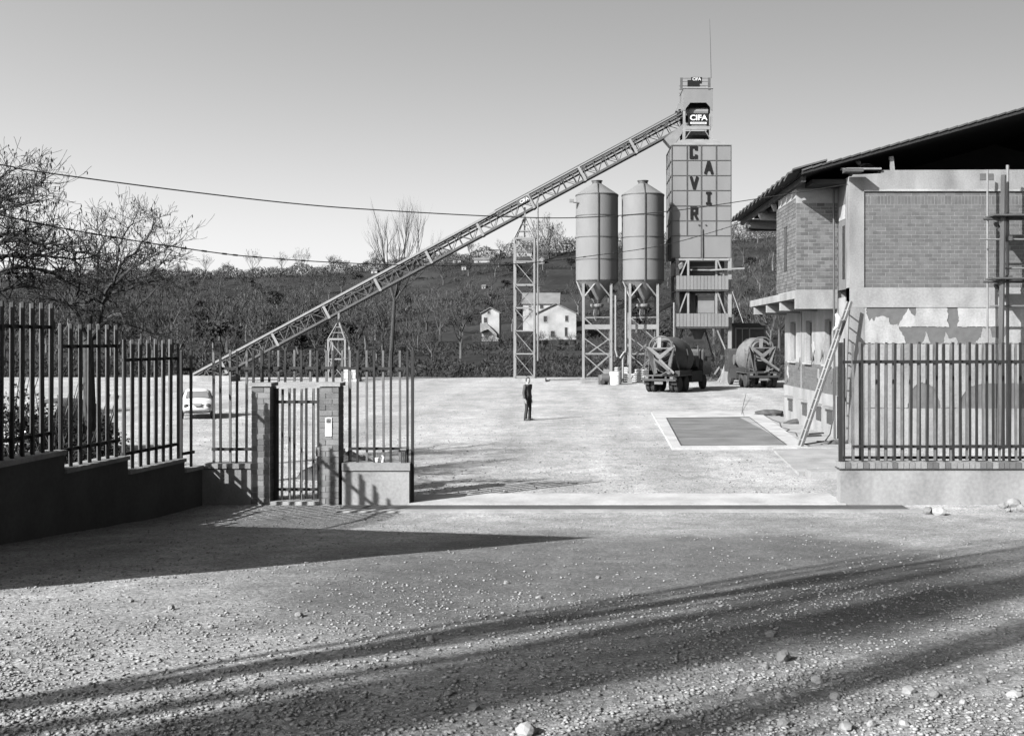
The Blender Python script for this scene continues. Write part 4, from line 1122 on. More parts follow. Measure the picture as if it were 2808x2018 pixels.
# --- trestles
def trestle(label, x0, x1, ybox, yapex, ybase, Y, nlev):
    X0, X1 = wx(x0,Y), wx(x1,Y); zt, za, zb = wz(ybox,Y), wz(yapex,Y), wz(ybase,Y)
    t = thing("conveyor_trestle", label, "trestle", ((X0+X1)/2, Y, 0))
    ya, yb = Y-.75, Y+.75; xm = (X0+X1)/2
    for x in (X0,X1):
        for y in (ya,yb):
            bar_piece("leg", M['steel_light'], (x,y,zb), (x,y,zt), .13, .13, t)
            bar_piece("apex_strut", M['steel_light'], (x,y,zt), (xm,Y,za-.5), .09, .09, t)
    for i in range(nlev+1):
        z = zb + .2 + (zt-zb-.2)*i/nlev
        w = .14 if i == nlev else .08
        for y in (ya,yb): bar_piece("tie", M['steel_light'], (X0+.065,y,z), (X1-.065,y,z), w, w, t)
        for x in (X0,X1): bar_piece("tie", M['steel_mid'], (x,ya+.065,z), (x,yb-.065,z), w*.8, w*.8, t)
        if i < nlev:
            z2 = zb + .2 + (zt-zb-.2)*(i+1)/nlev
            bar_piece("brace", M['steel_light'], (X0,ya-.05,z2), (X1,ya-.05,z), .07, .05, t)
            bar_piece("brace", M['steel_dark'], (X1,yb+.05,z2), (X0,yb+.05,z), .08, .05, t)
            bar_piece("brace", M['steel_mid'], (X1+.05,ya,z2), (X1+.05,yb,z), .06, .05, t)
            bar_piece("brace", M['steel_mid'], (X0-.05,yb,z2), (X0-.05,ya,z), .06, .05, t)
    bar_piece("head_post", M['steel_light'], (xm,Y,zt), (xm,Y,za+.25), .14, .14, t)
    for k_ in (.35,.65):
        z = zt + (za-.5-zt)*k_; w = (X1-X0)*(1-k_)
        for y in (-1,1): bar_piece("apex_tie", M['steel_mid'], (xm-w/2,Y+y*.75*(1-k_),z), (xm+w/2,Y+y*.75*(1-k_),z), .06,.06, t)
    MB().box(X0-1.0, X1+.9, ya-.9, yb+.5, -.3, .24).build("footing", M['concrete_light'], t)
    return t
t2 = trestle("tall square lattice trestle carrying the conveyor, with a cable pole at its side", 1412, 1466, 656, 578, 1040, YC, 6)
MB().tube([(wx(1476,YC),YC-.8,1.6),(wx(1476,YC),YC-.8,wz(560,YC))], .06, 6).build("cable_pole", M['steel_mid'], t2)
trestle("short lattice trestle with a pyramid head carrying the lower conveyor", 906, 952, 930, 862, 1046, YC, 2)
bp = thing("block_pile", "pile of pale hollow blocks stacked beside the short trestle", "block pile", (wx(962,82.3),82.3,0))
for r_ in range(4):
    for c_ in range(5):
        if c_ > 4 - r_*.3: continue
        x = wx(940,82) + c_*.28; piece("block", M['bag'], (x, 82.3+random.uniform(-.05,.05), .12+r_*.25), (.26,.5,.235), bp, rot=(0,0,random.uniform(-.06,.06)))

# --- silos
YS = 80.6
def silo(label, px, first=None):
    if first is not None:
        return dup(first, (wx(px,YS), YS, 0), 0, 1.02, label)
    X = wx(px,YS)
    t = thing("cement_silo", label, "silo", (X,YS,0), "cement silos")
    r = 1.58; z0, z1, z2 = 7.55, 13.95, 14.85
    T = Matrix.Translation((X,YS,0))
    MB().lathe([(r,z0),(r,z1)], 48, T).build("shell", M['steel'], t, smooth=True)
    MB().lathe([(r+.03,z1),(r+.03,z1+.05),(.32,z2),(.32,z2+.02)], 48, T).build("cone_roof", M['steel'], t, smooth=True)
    MB().lathe([(.36,z2),(.36,z2+.16),(.42,z2+.16),(.42,z2+.22)], 20, T).build("filter_cap", M['steel_dark'], t, smooth=True)
    for z in (z0+.02, z0+1.55, z0+3.2, z0+4.8, z1-.06):
        MB().lathe([(r+.002,z),(r+.03,z),(r+.03,z+.055),(r+.002,z+.055)], 48, T, caps=False).build("ring_seam", M['steel_dark'], t)
    MB().lathe([(.26,5.85),(.3,6.1),(r-.03,z0)], 40, T).build("hopper", M['steel_mid'], t, smooth=True)
    MB().tube([(X+.06,YS-r-.06,z0-.1),(X+.06,YS-r-.06,z1+.05),(X+.03,YS-.45,z2)], .045, 6).build("fill_pipe", M['steel_dark'], t)
    lp = [(-1.02,-1.02),(1.02,-1.02),(1.02,1.02),(-1.02,1.02)]
    for a,b_ in lp:
        MB().box(X+a-.09,X+a+.09,YS+b_-.09,YS+b_+.09,0,7.35).build("leg", M['steel_light'], t)
        MB().box(X+a-.16,X+a+.16,YS+b_-.16,YS+b_+.16,-.1,.35).build("foot", M['concrete'], t)
    for s_ in (-1,1):
        y = YS+1.02*s_
        bar_piece("knee_brace", M['steel_light'], (X-1.02,y,6.3), (X,YS+1.35*s_,7.55), .09,.09, t)
        bar_piece("knee_brace", M['steel_light'], (X+1.02,y,6.3), (X,YS+1.35*s_,7.55), .09,.09, t)
        bar_piece("knee_brace", M['steel_light'], (X-1.02,y,6.3), (X-1.5,YS+.4*s_,7.55), .09,.09, t)
        bar_piece("crossbeam", M['steel_light'], (X-.93,y,4.15), (X+.93,y,4.15), .16,.34, t)
        bar_piece("side_beam", M['steel_mid'], (X+1.02*s_,YS-.93,4.15), (X+1.02*s_,YS+.93,4.15), .14,.3, t)
        bar_piece("tie", M['steel_mid'], (X-.93,y,4.85), (X+.93,y,4.85), .07,.07, t)
        bar_piece("tie", M['steel_mid'], (X-.93,y,2.15), (X+.93,y,2.15), .08,.1, t)
        for za, zb2 in ((4.8,3.1),(3.3,1.95),(2.05,.35)):
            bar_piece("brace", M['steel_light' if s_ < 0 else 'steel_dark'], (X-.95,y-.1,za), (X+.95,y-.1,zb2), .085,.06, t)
            if za < 4: bar_piece("brace", M['steel_mid'], (X+.95,y+.1,za), (X-.95,y+.1,zb2), .08,.06, t)
    MB().lathe([(.42,5.6),(.5,5.7),(.5,5.85),(.3,5.9)], 20, T).build("outlet_valve", M['steel_light'], t)
    MB().tube([(X,YS,5.65),(X-.05,YS,5.1),(X,YS,4.7)], [.2,.26,.12], 10).build("rotary_feeder", M['steel_mid'], t)
    MB().tube([(X-.1,YS,4.75),(X+3.2,YS+2.0,6.4)], .17, 10).build("screw_conveyor", M['steel_light'], t, smooth=True)
    MB().tube([(X-1.0,YS-.6,6.9),(X-.7,YS-.8,7.3),(X-.4,YS-.5,6.3)], [.28,.3,.12], 10).build("vibrator", M['black'], t, smooth=True)
    t.scale = (1.02,1.02,1.02)
    return t
s1 = silo("left cylindrical steel cement silo on braced legs, farther from the tower", 1637)
s2 = silo("right cylindrical steel cement silo on braced legs, beside the tower", 1763, s1)
fl = thing("flood_lamp", "small flood lamp on an arm at the top of the left silo", "lamp", (wx(1570,YS),YS-.9,13.6))
MB().tube([(wx(1588,YS),YS-.9,13.55),(wx(1572,YS),YS-.9,13.6)], .035, 6).build("arm", M['steel_dark'], fl)
MB().cbox((wx(1568,YS),YS-.95,13.72), .34,.22,.24).build("lamp_head", M['steel_mid'], fl)

# --- batching tower
YT, YTB = 81.0, 85.4
xs = [wx(v,YT) for v in (1842,1884,1923,1964,2005)]
zs = [wz(v,YT) for v in (400,440.5,482,523,565,606,647)]; zl = wz(707,YT)
tw = thing("batching_tower", "tall square batching tower with panelled aggregate bin, lettered front and headhouse", "tower", ((xs[0]+xs[-1])/2, 84, 0))
MB().box(xs[0]+.06, xs[-1]-.06, YT+.06, YTB-.06, zl+.02, zs[0]-.02).build("bin_core", M['steel_mid'], tw)
for i in range(4):
    for j_ in range(6):
        MB().box(xs[i]+.04,xs[i+1]-.04,YT,YT+.055,zs[j_+1]+.035,zs[j_]-.035).build("panel", M['panel'], tw, fix=False)
        if i < 3:
            ya = YT + (YTB-YT)*i/3; yb = YT + (YTB-YT)*(i+1)/3
            MB().box(xs[0],xs[0]+.055,ya+.06,yb-.06,zs[j_+1]+.035,zs[j_]-.035).build("side_panel", M['panel'], tw, fix=False)
for a, c in ((0,2),(2,4)):
    MB().box(xs[a]+.04,xs[c]-.04,YT,YT+.055,zl+.03,zs[6]-.035).build("skirt_panel", M['panel'], tw)
for x in xs: MB().box(x-.03,x+.03,YT-.05,YT+.07,zl if x in (xs[0],xs[2],xs[4]) else zs[6],zs[0]+.05).build("stiffener", M['iron'], tw)
for z in zs + [zl]: MB().box(xs[0]+.03,xs[-1]-.03,YT-.04,YT+.06,z-.025,z+.025).build("stiffener", M['iron'], tw)
for z in zs: MB().box(xs[0]-.06,xs[0]+.05,YT+.08,YTB,z-.04,z+.04).build("stiffener", M['iron'], tw)
for k_ in (1,2,3): MB().box(xs[0]-.05,xs[0]+.05,YT+(YTB-YT)*k_/3-.04,YT+(YTB-YT)*k_/3+.04,zl,zs[0]).build("stiffener", M['iron'], tw)
# letters made of straight strokes: C A V I R
def strokes(name, segs, cx, cz, w, h, th):
    b_ = MB()
    for (x0,z0,x1,z1) in segs:
        p = Vector((cx+(x0-.5)*w, YT-.075, cz+(z0-.5)*h)); q_ = Vector((cx+(x1-.5)*w, YT-.075, cz+(z1-.5)*h))
        b_.beam(p, q_, .012, th, up=(0,1,0)) if False else b_.add(*stroke(p,q_,th))
    return b_.build(name, M['paint_dark'], tw)
_sk = [0]
def stroke(p, q, th):
    d = (q-p).normalized(); a = Vector((-d.z,0,d.x))*th/2; _sk[0] += 1
    p = p - d*th/2*.98; q = q + d*th/2*.98
    f = Vector((0,-.012-.0015*(_sk[0] % 4),0)); g = Vector((0,.05,0))
    vs_ = [p-a+f,q-a+f,q+a+f,p+a+f,p-a+g,q-a+g,q+a+g,p+a+g]
    return vs_, [(0,1,2,3),(7,6,5,4),(0,4,5,1),(1,5,6,2),(2,6,7,3),(3,7,4,0)]
LW, LH, TH = .5, .92, .15
def lpos(px, py): return wx(px,YT), wz(py,YT)
c_ = lpos(1901,418); strokes("letter", [(.9,.8,.9,1),(.9,1,.1,1),(.1,1,.1,0),(.1,0,.9,0),(.9,0,.9,.16)], *c_, LW, LH-.12, .18)
c_ = lpos(1942.5,460); strokes("letter", [(0,0,.45,1),(.55,1,1,0),(.2,.32,.8,.32)], *c_, LW, LH-.12, .17)
c_ = lpos(1902.5,502); strokes("letter", [(0,1,.48,0),(.52,0,1,1)], *c_, LW-.05, LH-.12, .17)
c_ = lpos(1942.5,544); strokes("letter", [(.5,0,.5,1),(.25,0,.75,0),(.25,1,.75,1)], *c_, LW-.05, LH-.12, .17)
c_ = lpos(1903,585); strokes("letter", [(.1,0,.1,1),(.1,1,.85,1),(.85,1,.85,.52),(.85,.52,.1,.52),(.5,.5,.9,0)], *c_, LW, LH-.12, .17)
for px in (1916,1935): MB().tube([P(px,617,YT-.09), P(px,617,YT+.02)], .06, 8).build("inspection_lamp", M['steel_dark'], tw)
MB().tube([P(1926,628,YT-.07), P(1927,716,YT-.07)], .045, 8).build("vent_pipe", M['steel_dark'], tw)
# hipped lid and headhouse
hx0, hx1 = wx(1877,YT), wx(1957,YT); hy0, hy1 = YT+.9, YT+3.2; zh0, zh1 = wz(378,YT), wz(237,YT)
MB().loft([[Vector((xs[0]-.05,YT-.05,zs[0]+.05)),Vector((xs[-1]+.05,YT-.05,zs[0]+.05)),Vector((xs[-1]+.05,YTB+.05,zs[0]+.05)),Vector((xs[0]-.05,YTB+.05,zs[0]+.05))],
           [Vector((hx0-.1,hy0-.1,zh0)),Vector((hx1+.1,hy0-.1,zh0)),Vector((hx1+.1,hy1+.1,zh0)),Vector((hx0-.1,hy1+.1,zh0))]]).build("bin_roof", M['steel_light'], tw)
for x in (hx0+.06,hx1-.06):
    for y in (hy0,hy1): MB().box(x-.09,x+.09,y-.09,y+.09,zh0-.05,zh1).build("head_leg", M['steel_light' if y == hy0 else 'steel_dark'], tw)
zc0, zc1 = wz(292,YT), zh1
xa, xb = hx0-.02, hx1+.02
zA = wz(276,YT)
MB().prism([(xa,hy0-.13,zc1),(xb,hy0-.13,zc1),(xb,hy0-.13,zc0-.15),(xb-.17,hy0-.13,zc0-.1),(xb-.2,hy0-.13,zc0+.1),(xb-.5,hy0-.13,zA),(xa+.55,hy0-.13,zA),(xa+.2,hy0-.13,zc0),(xa+.17,hy0-.13,zc0-.15),(xa,hy0-.13,zc0-.15)], (0,.05,0)).build("head_cladding", M['panel'], tw)
MB().box(xa,xa+.05,hy0-.07,hy1+.1,zc0,zc1).build("head_cladding", M['panel'], tw)
MB().box(xb-.05,xb,hy0-.07,hy1+.1,zc0,zc1).build("head_cladding", M['panel'], tw)
MB().box(xa,xb,hy1+.11,hy1+.16,zc0-.6,zc1).build("head_cladding", M['steel_dark'], tw)
MB().box(xa-.05,xb+.05,hy0-.18,hy1+.2,zc1+.002,zc1+.06).build("head_deck", M['steel_light'], tw)
MB().tube([(xa+.3,hy0+.6,wz(296,YT)),(xb-.3,hy0+.6,wz(296,YT))], .3, 12).build("head_pulley", M['steel_mid'], tw)
sg = MB().box(wx(1890,YT),wx(1946,YT),hy0-.22,hy0-.15,wz(338,YT),wz(309,YT)).build("sign_board", M['paint_dark'], tw)
lettering("CIFA", .58, (wx(1918,YT),hy0-.24,wz(319,YT)), 'paint_white', sg, bold=.016, sx=1.1)
piece("sign_line", M['paint_white'], (wx(1918,YT),hy0-.215,wz(333,YT)), (1.25,.02,.14), sg)
piece("lettering_strip", M['steel_mid'], (wx(1918,YT),hy0-.228,wz(333,YT)), (1.1,.01,.05), sg)
MB().box(hx0+.15,hx1-.15,hy0-.12,hy0-.0,wz(350,YT),wz(339.5,YT)).build("head_beam", M['steel_light'], tw)
for s_ in (0,1):
    x0_, x1_ = (hx0+.1, hx0+.6) if s_ == 0 else (hx1-.1, hx1-.6)
    bar_piece("head_brace", M['steel_mid'], (x0_,hy0-.05,zh0), (x1_,hy0-.05,wz(351,YT)), .06,.06, tw)
    bar_piece("head_brace", M['steel_dark'], (x0_,hy1,zh0), (x1_+.1,hy1,wz(345,YT)), .08,.08, tw)
MB().box(hx0+.2,hx1-.2,hy0+.3,hy1-.2,wz(362,YT),wz(352,YT)).build("head_hopper", M['steel_dark'], tw)
# top railing with its board
zr = wz(207,YT)
for x, w in ((wx(1873,YT),.14),(wx(1950,YT),.14)):
    MB().box(x-w,x+w*.4,hy0-.15,hy0-.06,zc1-.1,zr).build("rail_board", M['steel_dark'], tw)
for z in (zr-.04, zr-.3, zr-.62):
    for y in (hy0-.1,hy1+.1): bar_piece("top_rail", M['steel_dark'], (wx(1873,YT),y,z), (wx(1950,YT),y,z), .035,.035, tw)
rb = MB().box(wx(1888,YT),wx(1922,YT),hy0-.2,hy0-.14,wz(232,YT),wz(214,YT)).build("rail_sign", M['paint_dark'], tw)
rb2 = MB().box(wx(1898,YT),wx(1928,YT),hy0-.195,hy0-.135,wz(224,YT),wz(206,YT)).build("rail_sign", M['paint_dark'], tw)
lettering("CIFA", .32, (wx(1913,YT),hy0-.215,wz(212,YT)), 'paint_white', rb2, bold=.004)
MB().tube([P(1950,215,hy0), P(1948,120,hy0), P(1946,52,hy0)], [.03,.022,.012], 6).build("antenna", M['steel_dark'], tw)
MB().cbox(P(1866,299,YC), .62,.9,.72, Matrix.Rotation(.35,3,'Y')).build("drive_housing", M['steel_mid'], tw)
MB().cbox(P(1868,310,YC-.1), .5,.7,.4).build("drive_motor", M['steel_dark'], tw)
MB().prism([P(1821,381,YC-.6),P(1838,401,YC-.6),P(1850,397,YC-.6),P(1884,345,YC-.6),P(1880,335,YC-.6)], (0,1.2,0)).build("feed_chute", M['steel_mid'], tw)
# lower structure
for y in (YT+.1, YTB-.1):
    for x in (wx(1858,YT), xs[-1]-.1):
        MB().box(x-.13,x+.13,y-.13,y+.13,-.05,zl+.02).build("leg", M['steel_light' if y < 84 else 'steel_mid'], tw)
        bar_piece("foot_strut", M['steel_light'], (x,y,1.4), (x + (-1.0 if x > 9 else 1.0),y,-.05), .12,.12, tw)
def xbar(nm, mt, a, c, w, h=None, y=YT+.02): return bar_piece(nm, M[mt], (wx(a[0],YT),y,wz(a[1],YT)), (wx(c[0],YT),y,wz(c[1],YT)), w, h or w, tw)
for yy in (712,797,899): xbar("crossbeam", 'steel_light', (1852,yy), (1999,yy), .2, .16)
for x in (1887,1964):
    xbar("stanchion", 'steel_light', (x,712), (x,757), .15, y=YT-.02); xbar("stanchion", 'steel_light', (x,799), (x,860), .15, y=YT-.02)
for a, c in (((1884,713),(1866,756)),((1967,713),(1984,756)),((1884,800),(1862,859)),((1967,800),(1988,859)),((1964,900),(2001,988))):
    xbar("brace", 'steel_light', a, c, .1, y=YT-.05)
for a, c in (((1880,800),(1858,860)),((1888,900),(1858,985)),((1950,900),(1975,985))): xbar("brace", 'steel_dark', a, c, .12, y=YTB-.3)
for z0, z1 in ((wz(795,YT),wz(757,YT)),(wz(896,YT),wz(860,YT))):
    n = 15; x0, x1 = wx(1853,YT), wx(1996,YT)
    for i in range(n):
        x = x0 + (x1-x0)*(i+.5)/n
        piece("balcony_slat", M['panel'], (x, YT-.35+(.012 if i % 2 else 0), (z0+z1)/2), ((x1-x0)/n-.03,.03,z1-z0), tw)
    for z in (z0+.1, z1-.08): piece("balcony_rail", M['steel_mid'], ((x0+x1)/2, YT-.31, z), (x1-x0,.04,.06), tw)
    MB().box(x0,x1,YT-.3,YTB-.2,z0-.1,z0-.02).build("balcony_floor", M['steel_dark'], tw)
MB().box(xs[0]+.3,xs[-1]-.4,YT+.9,YTB-.4,wz(752,YT),wz(716,YT)).build("weigh_hopper", M['steel_dark'], tw)
for yy in (733,741): MB().tube([P(1888,yy,YT+.6), P(1962,yy,YT+.6)], .07, 6).build("pipe_run", M['steel_light'], tw)
MB().tube([P(1868,733,YT+.5),P(1862,728,YT+.2),P(1860,722,YT+.1)], [.35,.42,.3], 12).build("blower", M['steel_mid'], tw, smooth=True)
mxr = MB().box(wx(1916,YT),wx(1961,YT),YT+.5,YT+2.6,wz(858,YT),wz(813,YT)).build("mixer_cabin", M['steel_mid'], tw)
MB().box(wx(1915,YT),wx(1962,YT),YT+.45,YT+2.65,wz(813,YT),wz(808,YT)).build("lid", M['steel_light'], mxr)
MB().box(wx(1862,YT),wx(1912,YT),YT+1.2,YT+3.4,wz(858,YT),wz(802,YT)).build("control_box", M['steel_dark'], tw)
MB().lathe([(.28,wz(930,YT)),(.5,wz(912,YT)),(.7,wz(902,YT))], 16, Matrix.Translation((wx(1920,YT),YT+1.5,0))).build("discharge_cone", M['steel_dark'], tw)
bar_piece("side_arm", M['steel_light'], P(1948,741,YT-.3), P(2041,736,YT-.3), .2,.12, tw)
MB().tube([P(2008,800,YT-.1), P(2038,885,YT-1)], .03, 5).build("stay_cable", M['steel_mid'], tw)
MB().prism([(wx(1972,YT),YT-.4,-.1),(wx(2012,YT),YT-.4,-.1),(wx(2008,YT),YT-.2,1.7),(wx(1994,YT),YT-.2,1.7)], (0,1.0,0)).build("footing", M['concrete'], tw)
MB().prism([(wx(1842,YT),YT-.4,-.1),(wx(1882,YT),YT-.4,-.1),(wx(1866,YT),YT-.2,1.5),(wx(1852,YT),YT-.2,1.5)], (0,1.0,0)).build("footing", M['concrete'], tw)
MB().tube([P(1848,830,YT-.4),P(1848,1035,YT-.4)], .09, 8).build("water_pipe", M['steel_light'], tw)

# --- control hut beside the tower
YH = 85.5
hut = thing("control_hut", "dark flat-roofed control hut with pale window frames behind the right mixer truck", "hut", (wx(2055,YH),YH,0))
hx = [wx(2010,YH), wx(2100,YH)]
MB().box(hx[0],hx[1],YH,YH+3,-.1,wz(893,YH)).build("wall", M['steel_dark'], hut)
MB().box(hx[0]-.25,hx[1]+.3,YH-.4,YH+3.3,wz(893,YH),wz(886,YH)).build("roof", M['black'], hut)
for a, c in ((2017,2034),(2036,2052),(2056,2094)):
    w_ = MB().box(wx(a,YH),wx(c,YH),YH-.03,YH-.005,wz(960,YH),wz(902,YH)).build("window", M['glass'], hut)
    fb = MB(); fb.box(wx(a,YH)-.05,wx(a,YH)+.02,YH-.07,YH-.032,wz(962,YH),wz(900,YH)); fb.box(wx(a,YH)+.02,wx(c,YH),YH-.07,YH-.032,wz(902,YH),wz(900,YH)+.03); fb.build("frame", M['steel_light'], w_)
MB().box(wx(2016,YH),wx(2019,YH),YH-.12,YH-.075,0,wz(899,YH)).build("door_post", M['steel_light'], hut)

# --- clutter at the feet of the silos
dr = "pale steel drum standing at the feet of the silos"
def drum(px, Y, h, r, mt, label):
    return tag(MB().lathe([(r,0),(r*1.04,h*.33),(r,h*.34),(r,h*.65),(r*1.04,h*.66),(r,h),(r*.9,h)], 18, Matrix.Translation((wx(px,Y),Y,0))).build("steel_drum", M[mt], None, smooth=True), label, "drum")
drum(1688, 77.0, .95, .42, 'paint_white', "white drum standing between the silo legs")
drum(1654, 77.5, .7, .35, 'steel_dark', "dark motor drum lying low under the left silo")
pu = thing("pump_unit", "small dark compressor with a round tank under the left silo", "compressor", (wx(1663,77.2),77.2,0))
MB().tube([(wx(1650,77.2),77.2,.45),(wx(1676,77.2),77.2,.45)], .36, 14).build("tank", M['steel_dark'], pu, smooth=True)
MB().cbox((wx(1664,77.2),77.2,.95), .5,.4,.35).build("motor", M['steel_mid'], pu)
for k_ in (-1,1): MB().tube([(wx(1663,77.2)+.3*k_,76.85,.18),(wx(1663,77.2)+.3*k_,77.0,.18)], .18, 12).build("wheel", M['rubber'], pu)
for px, w, h, lb in ((1703,.9,1.25,"stack of white cement bags under sheeting between the silos"),(1760,1.0,1.1,"pale heap of cement bags under the right silo"),(1725,.8,.7,"low pile of pale sacks between the silo legs")):
    t = thing("bag_stack", lb, "bags", (wx(px,80.5),80.5,0)); nl = int(h/.17)
    for l_ in range(nl):
        for c_ in range(2):
            X = wx(px,80.5)+(c_-.5)*w*.5
            r0 = [Vector((X-.26,80.2,.02+l_*.165)),Vector((X+.26,80.2,.02+l_*.165)),Vector((X+.26,80.9,.02+l_*.165)),Vector((X-.26,80.9,.02+l_*.165))]
            sc_ = lambda k, dz: [Vector((X+(p.x-X)*k, 80.55+(p.y-80.55)*k, p.z+dz)) for p in r0]
            MB().loft([sc_(.85,0), sc_(1.05,.05), sc_(1.05,.11), sc_(.85,.16)]).build("bag", M['bag'], t)
hp = thing("supply_hose", "pale vertical filling hoses hanging between the two silos", "hose", (wx(1690,78),78,0))
MB().tube([P(1688,810,78),P(1688,960,78),P(1693,978,78),P(1700,982,78),P(1712,965,78)], .07, 8).build("hose", M['steel_light'], hp, smooth=True)
MB().tube([P(1716,790,78.1),P(1716,960,78.1),P(1708,985,78.1),P(1708,1045,78.1)], .075, 8).build("hose", M['steel_light'], hp, smooth=True)
# ================================================================== MIXER TRUCKS
def wheel(parent, x, y, r, w, name="wheel"):
    T = Matrix.Translation((x,y,r)) @ Matrix.Rotation(R(90),4,'Y')
    o = MB().lathe([(r*.55,-w/2),(r*.9,-w/2),(r,-w/2+.05),(r,w/2-.05),(r*.9,w/2),(r*.55,w/2)], 24, T).build(name, M['rubber'], parent, smooth=True)
    MB().lathe([(r*.56,-w/2+.02),(r*.5,-w/2+.06),(r*.2,-w/2+.03),(r*.2,w/2-.03),(r*.5,w/2-.06),(r*.56,w/2-.02)], 18, T).build("rim", M['steel_mid'], o, smooth=True)
    return o
def mixer(label, drum_mat):
    t = thing("mixer_truck", label, "mixer truck", (0,0,0), "concrete mixer trucks")
    for s_ in (-1,1):
        MB().box(s_*.42-.06,s_*.42+.06,.1,7.0,.75,1.0).build("chassis_rail", M['black'], t)
        for y in (1.0,2.35):
            wheel(t, s_*.93, y, .5, .28); wheel(t, s_*.6, y, .5, .28)
        wheel(t, s_*.92, 6.1, .5, .3)
        MB().prism([(s_*1.22,.35,1.0),(s_*.45,.35,1.0),(s_*.45,.35,1.08),(s_*1.22,.35,1.08)], (0,2.6,0)).build("mudguard", M['steel_dark'], t)
        MB().box(s_*.9-.18,s_*.9+.18,.28,.34,.5,.98).build("mud_flap", M['rubber'], t)
        MB().cbox((s_*.8,.1,.92), .2,.08,.13).build("tail_light", M['truck_light'], t)
    MB().box(-1.1,1.1,.02,.16,.72,.86).build("tail_beam", M['black'], t)
    MB().box(-.28,.28,-.02,.015,.52,.68).build("number_plate", M['truck_light'], t)
    MB().box(-.45,.45,.3,6.9,1.0,1.12).build("subframe", M['black'], t)
    # drum, mouth up and back
    base = Vector((0,.75,2.62)); ax = Vector((0,math.cos(R(13)),-math.sin(R(13))))
    q = Vector((0,0,1)).rotation_difference(ax).to_matrix().to_4x4()
    T = Matrix.Translation(base) @ q
    d_ = MB().lathe([(.52,.0),(.62,.05),(.68,.25),(1.1,1.15),(1.22,1.6),(1.23,2.3),(1.12,2.9),(.76,3.7),(.45,3.95)], 36, T).build("drum", M[drum_mat], t, smooth=True)
    MB().lathe([(.7,.16),(.78,.16),(.78,.30),(.7,.30)], 36, T, caps=False).build("roller_ring", M['truck_light'], d_)
    for k_ in range(3):
        pts = [T @ Vector(((1.22 if .9 < z else .75)*math.cos(k_*2.1+z*1.5), (1.22 if .9 < z else .75)*math.sin(k_*2.1+z*1.5), z)) for z in (1.2,1.4,1.6,1.8,2.0,2.2)]
        MB().tube(pts, .03, 5).build("drum_rib", M['truck_mid'], d_)
    # mouth frame: arch, sill bar and V shaped light supports
    arc = []
    for i in range(9):
        a = math.pi*i/8; arc.append(Vector((.78*math.cos(a), .42, 2.75 + .72*math.sin(a))))
    MB().tube(arc, .055, 8).build("mouth_arch", M['truck_mid'], t, smooth=True)
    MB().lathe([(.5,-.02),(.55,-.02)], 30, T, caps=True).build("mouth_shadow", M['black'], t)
    bar_piece("mouth_bar", M['truck_light'], (-.8,.36,2.74), (.8,.36,2.74), .07, .08, t)
    MB().prism([(-.22,.34,2.76),(.02,.34,2.76),(.06,.34,3.42),(-.18,.34,3.40)], (0,.04,0)).build("feed_plate", M['steel_mid'], t)
    for s_ in (-1,1):
        MB().prism([(s_*.92,.25,2.82),(s_*.68,.25,2.82),(0,.25,2.34),(0,.25,2.02)] if s_ > 0 else [(-.92,.25,2.82),(-.68,.25,2.82),(0,.25,2.34),(0,.25,2.02)], (0,.05,0)).build("hopper_plate", M['truck_light'], t)
        MB().prism([(s_*.92,.25,2.82),(s_*.55,.55,2.4),(s_*.3,.6,1.2),(s_*.5,.55,1.1)], (s_*.05,.05,0)).build("pedestal", M['truck_mid'], t)
        bar_piece("hopper_rail", M['truck_mid'], (s_*.85,.3,2.8), (s_*.95,1.4,1.1), .07,.07, t)
    for s_ in (-1,1):
        MB().box(s_*1.2-.25*(s_>0),s_*1.2+.25*(s_<0),2.95,5.2,.55,1.25).build("side_locker", M['black'], t)
        MB().box(s_*1.2-.3*(s_>0),s_*1.2+.3*(s_<0),.5,2.9,1.09,1.35).build("fender_skirt", M['black'], t)
    # swinging chute
    rings = []
    for p, w in ((Vector((-.15,.1,2.15)),.34),(Vector((.35,-.1,1.78)),.27),(Vector((1.0,-.3,1.28)),.24)):
        rg = []
        for i in range(8):
            a = math.pi*i/7; rg.append(p + Vector((-.5*w*math.cos(a)*.5, -w*math.cos(a)*.75, -w*.75*math.sin(a))))
        for i in range(7,-1,-1):
            a = math.pi*i/7; rg.append(p + Vector((-.5*w*math.cos(a)*.5, -w*math.cos(a)*.68, -w*.66*math.sin(a)+.01)))
        rings.append(rg)
    MB().loft(rings).build("chute", M['truck_light'], t, smooth=True)
    bar_piece("chute_strut", M['truck_mid'], (.1,.2,1.1), (.75,-.15,1.4), .06,.06, t)
    # ladder, water tank, front pedestal, cab
    for x in (-1.12,-.86): MB().tube([(x,.5,1.1),(x,.75,2.7)], .025, 6).build("ladder_rail", M['truck_mid'], t)
    for i in range(6): MB().tube([(-1.12,.53+.045*i,1.25+.26*i),(-.86,.53+.045*i,1.25+.26*i)], .018, 6).build("ladder_rung", M['truck_light'], t)
    MB().tube([(-.95,4.95,1.85),(.95,4.95,1.85)], .38, 18).build("water_tank", M['truck_mid'], t, smooth=True)
    MB().prism([(-.5,4.4,1.1),(.5,4.4,1.1),(.35,4.4,2.2),(-.35,4.4,2.2)], (0,.35,0)).build("front_pedestal", M['steel_dark'], t)
    MB().prism([(-1.18,5.4,.95),(-1.18,7.15,.95),(-1.18,7.2,1.75),(-1.18,6.95,2.6),(-1.18,5.5,2.65),(-1.18,5.4,2.5)], (2.36,0,0)).build("cab", M['car_dark'], t)
    cb = [c for c in t.children if c.name.startswith("cab")][0]
    MB().box(-.75,.75,5.37,5.395,1.9,2.4).build("rear_window", M['glass'], cb)
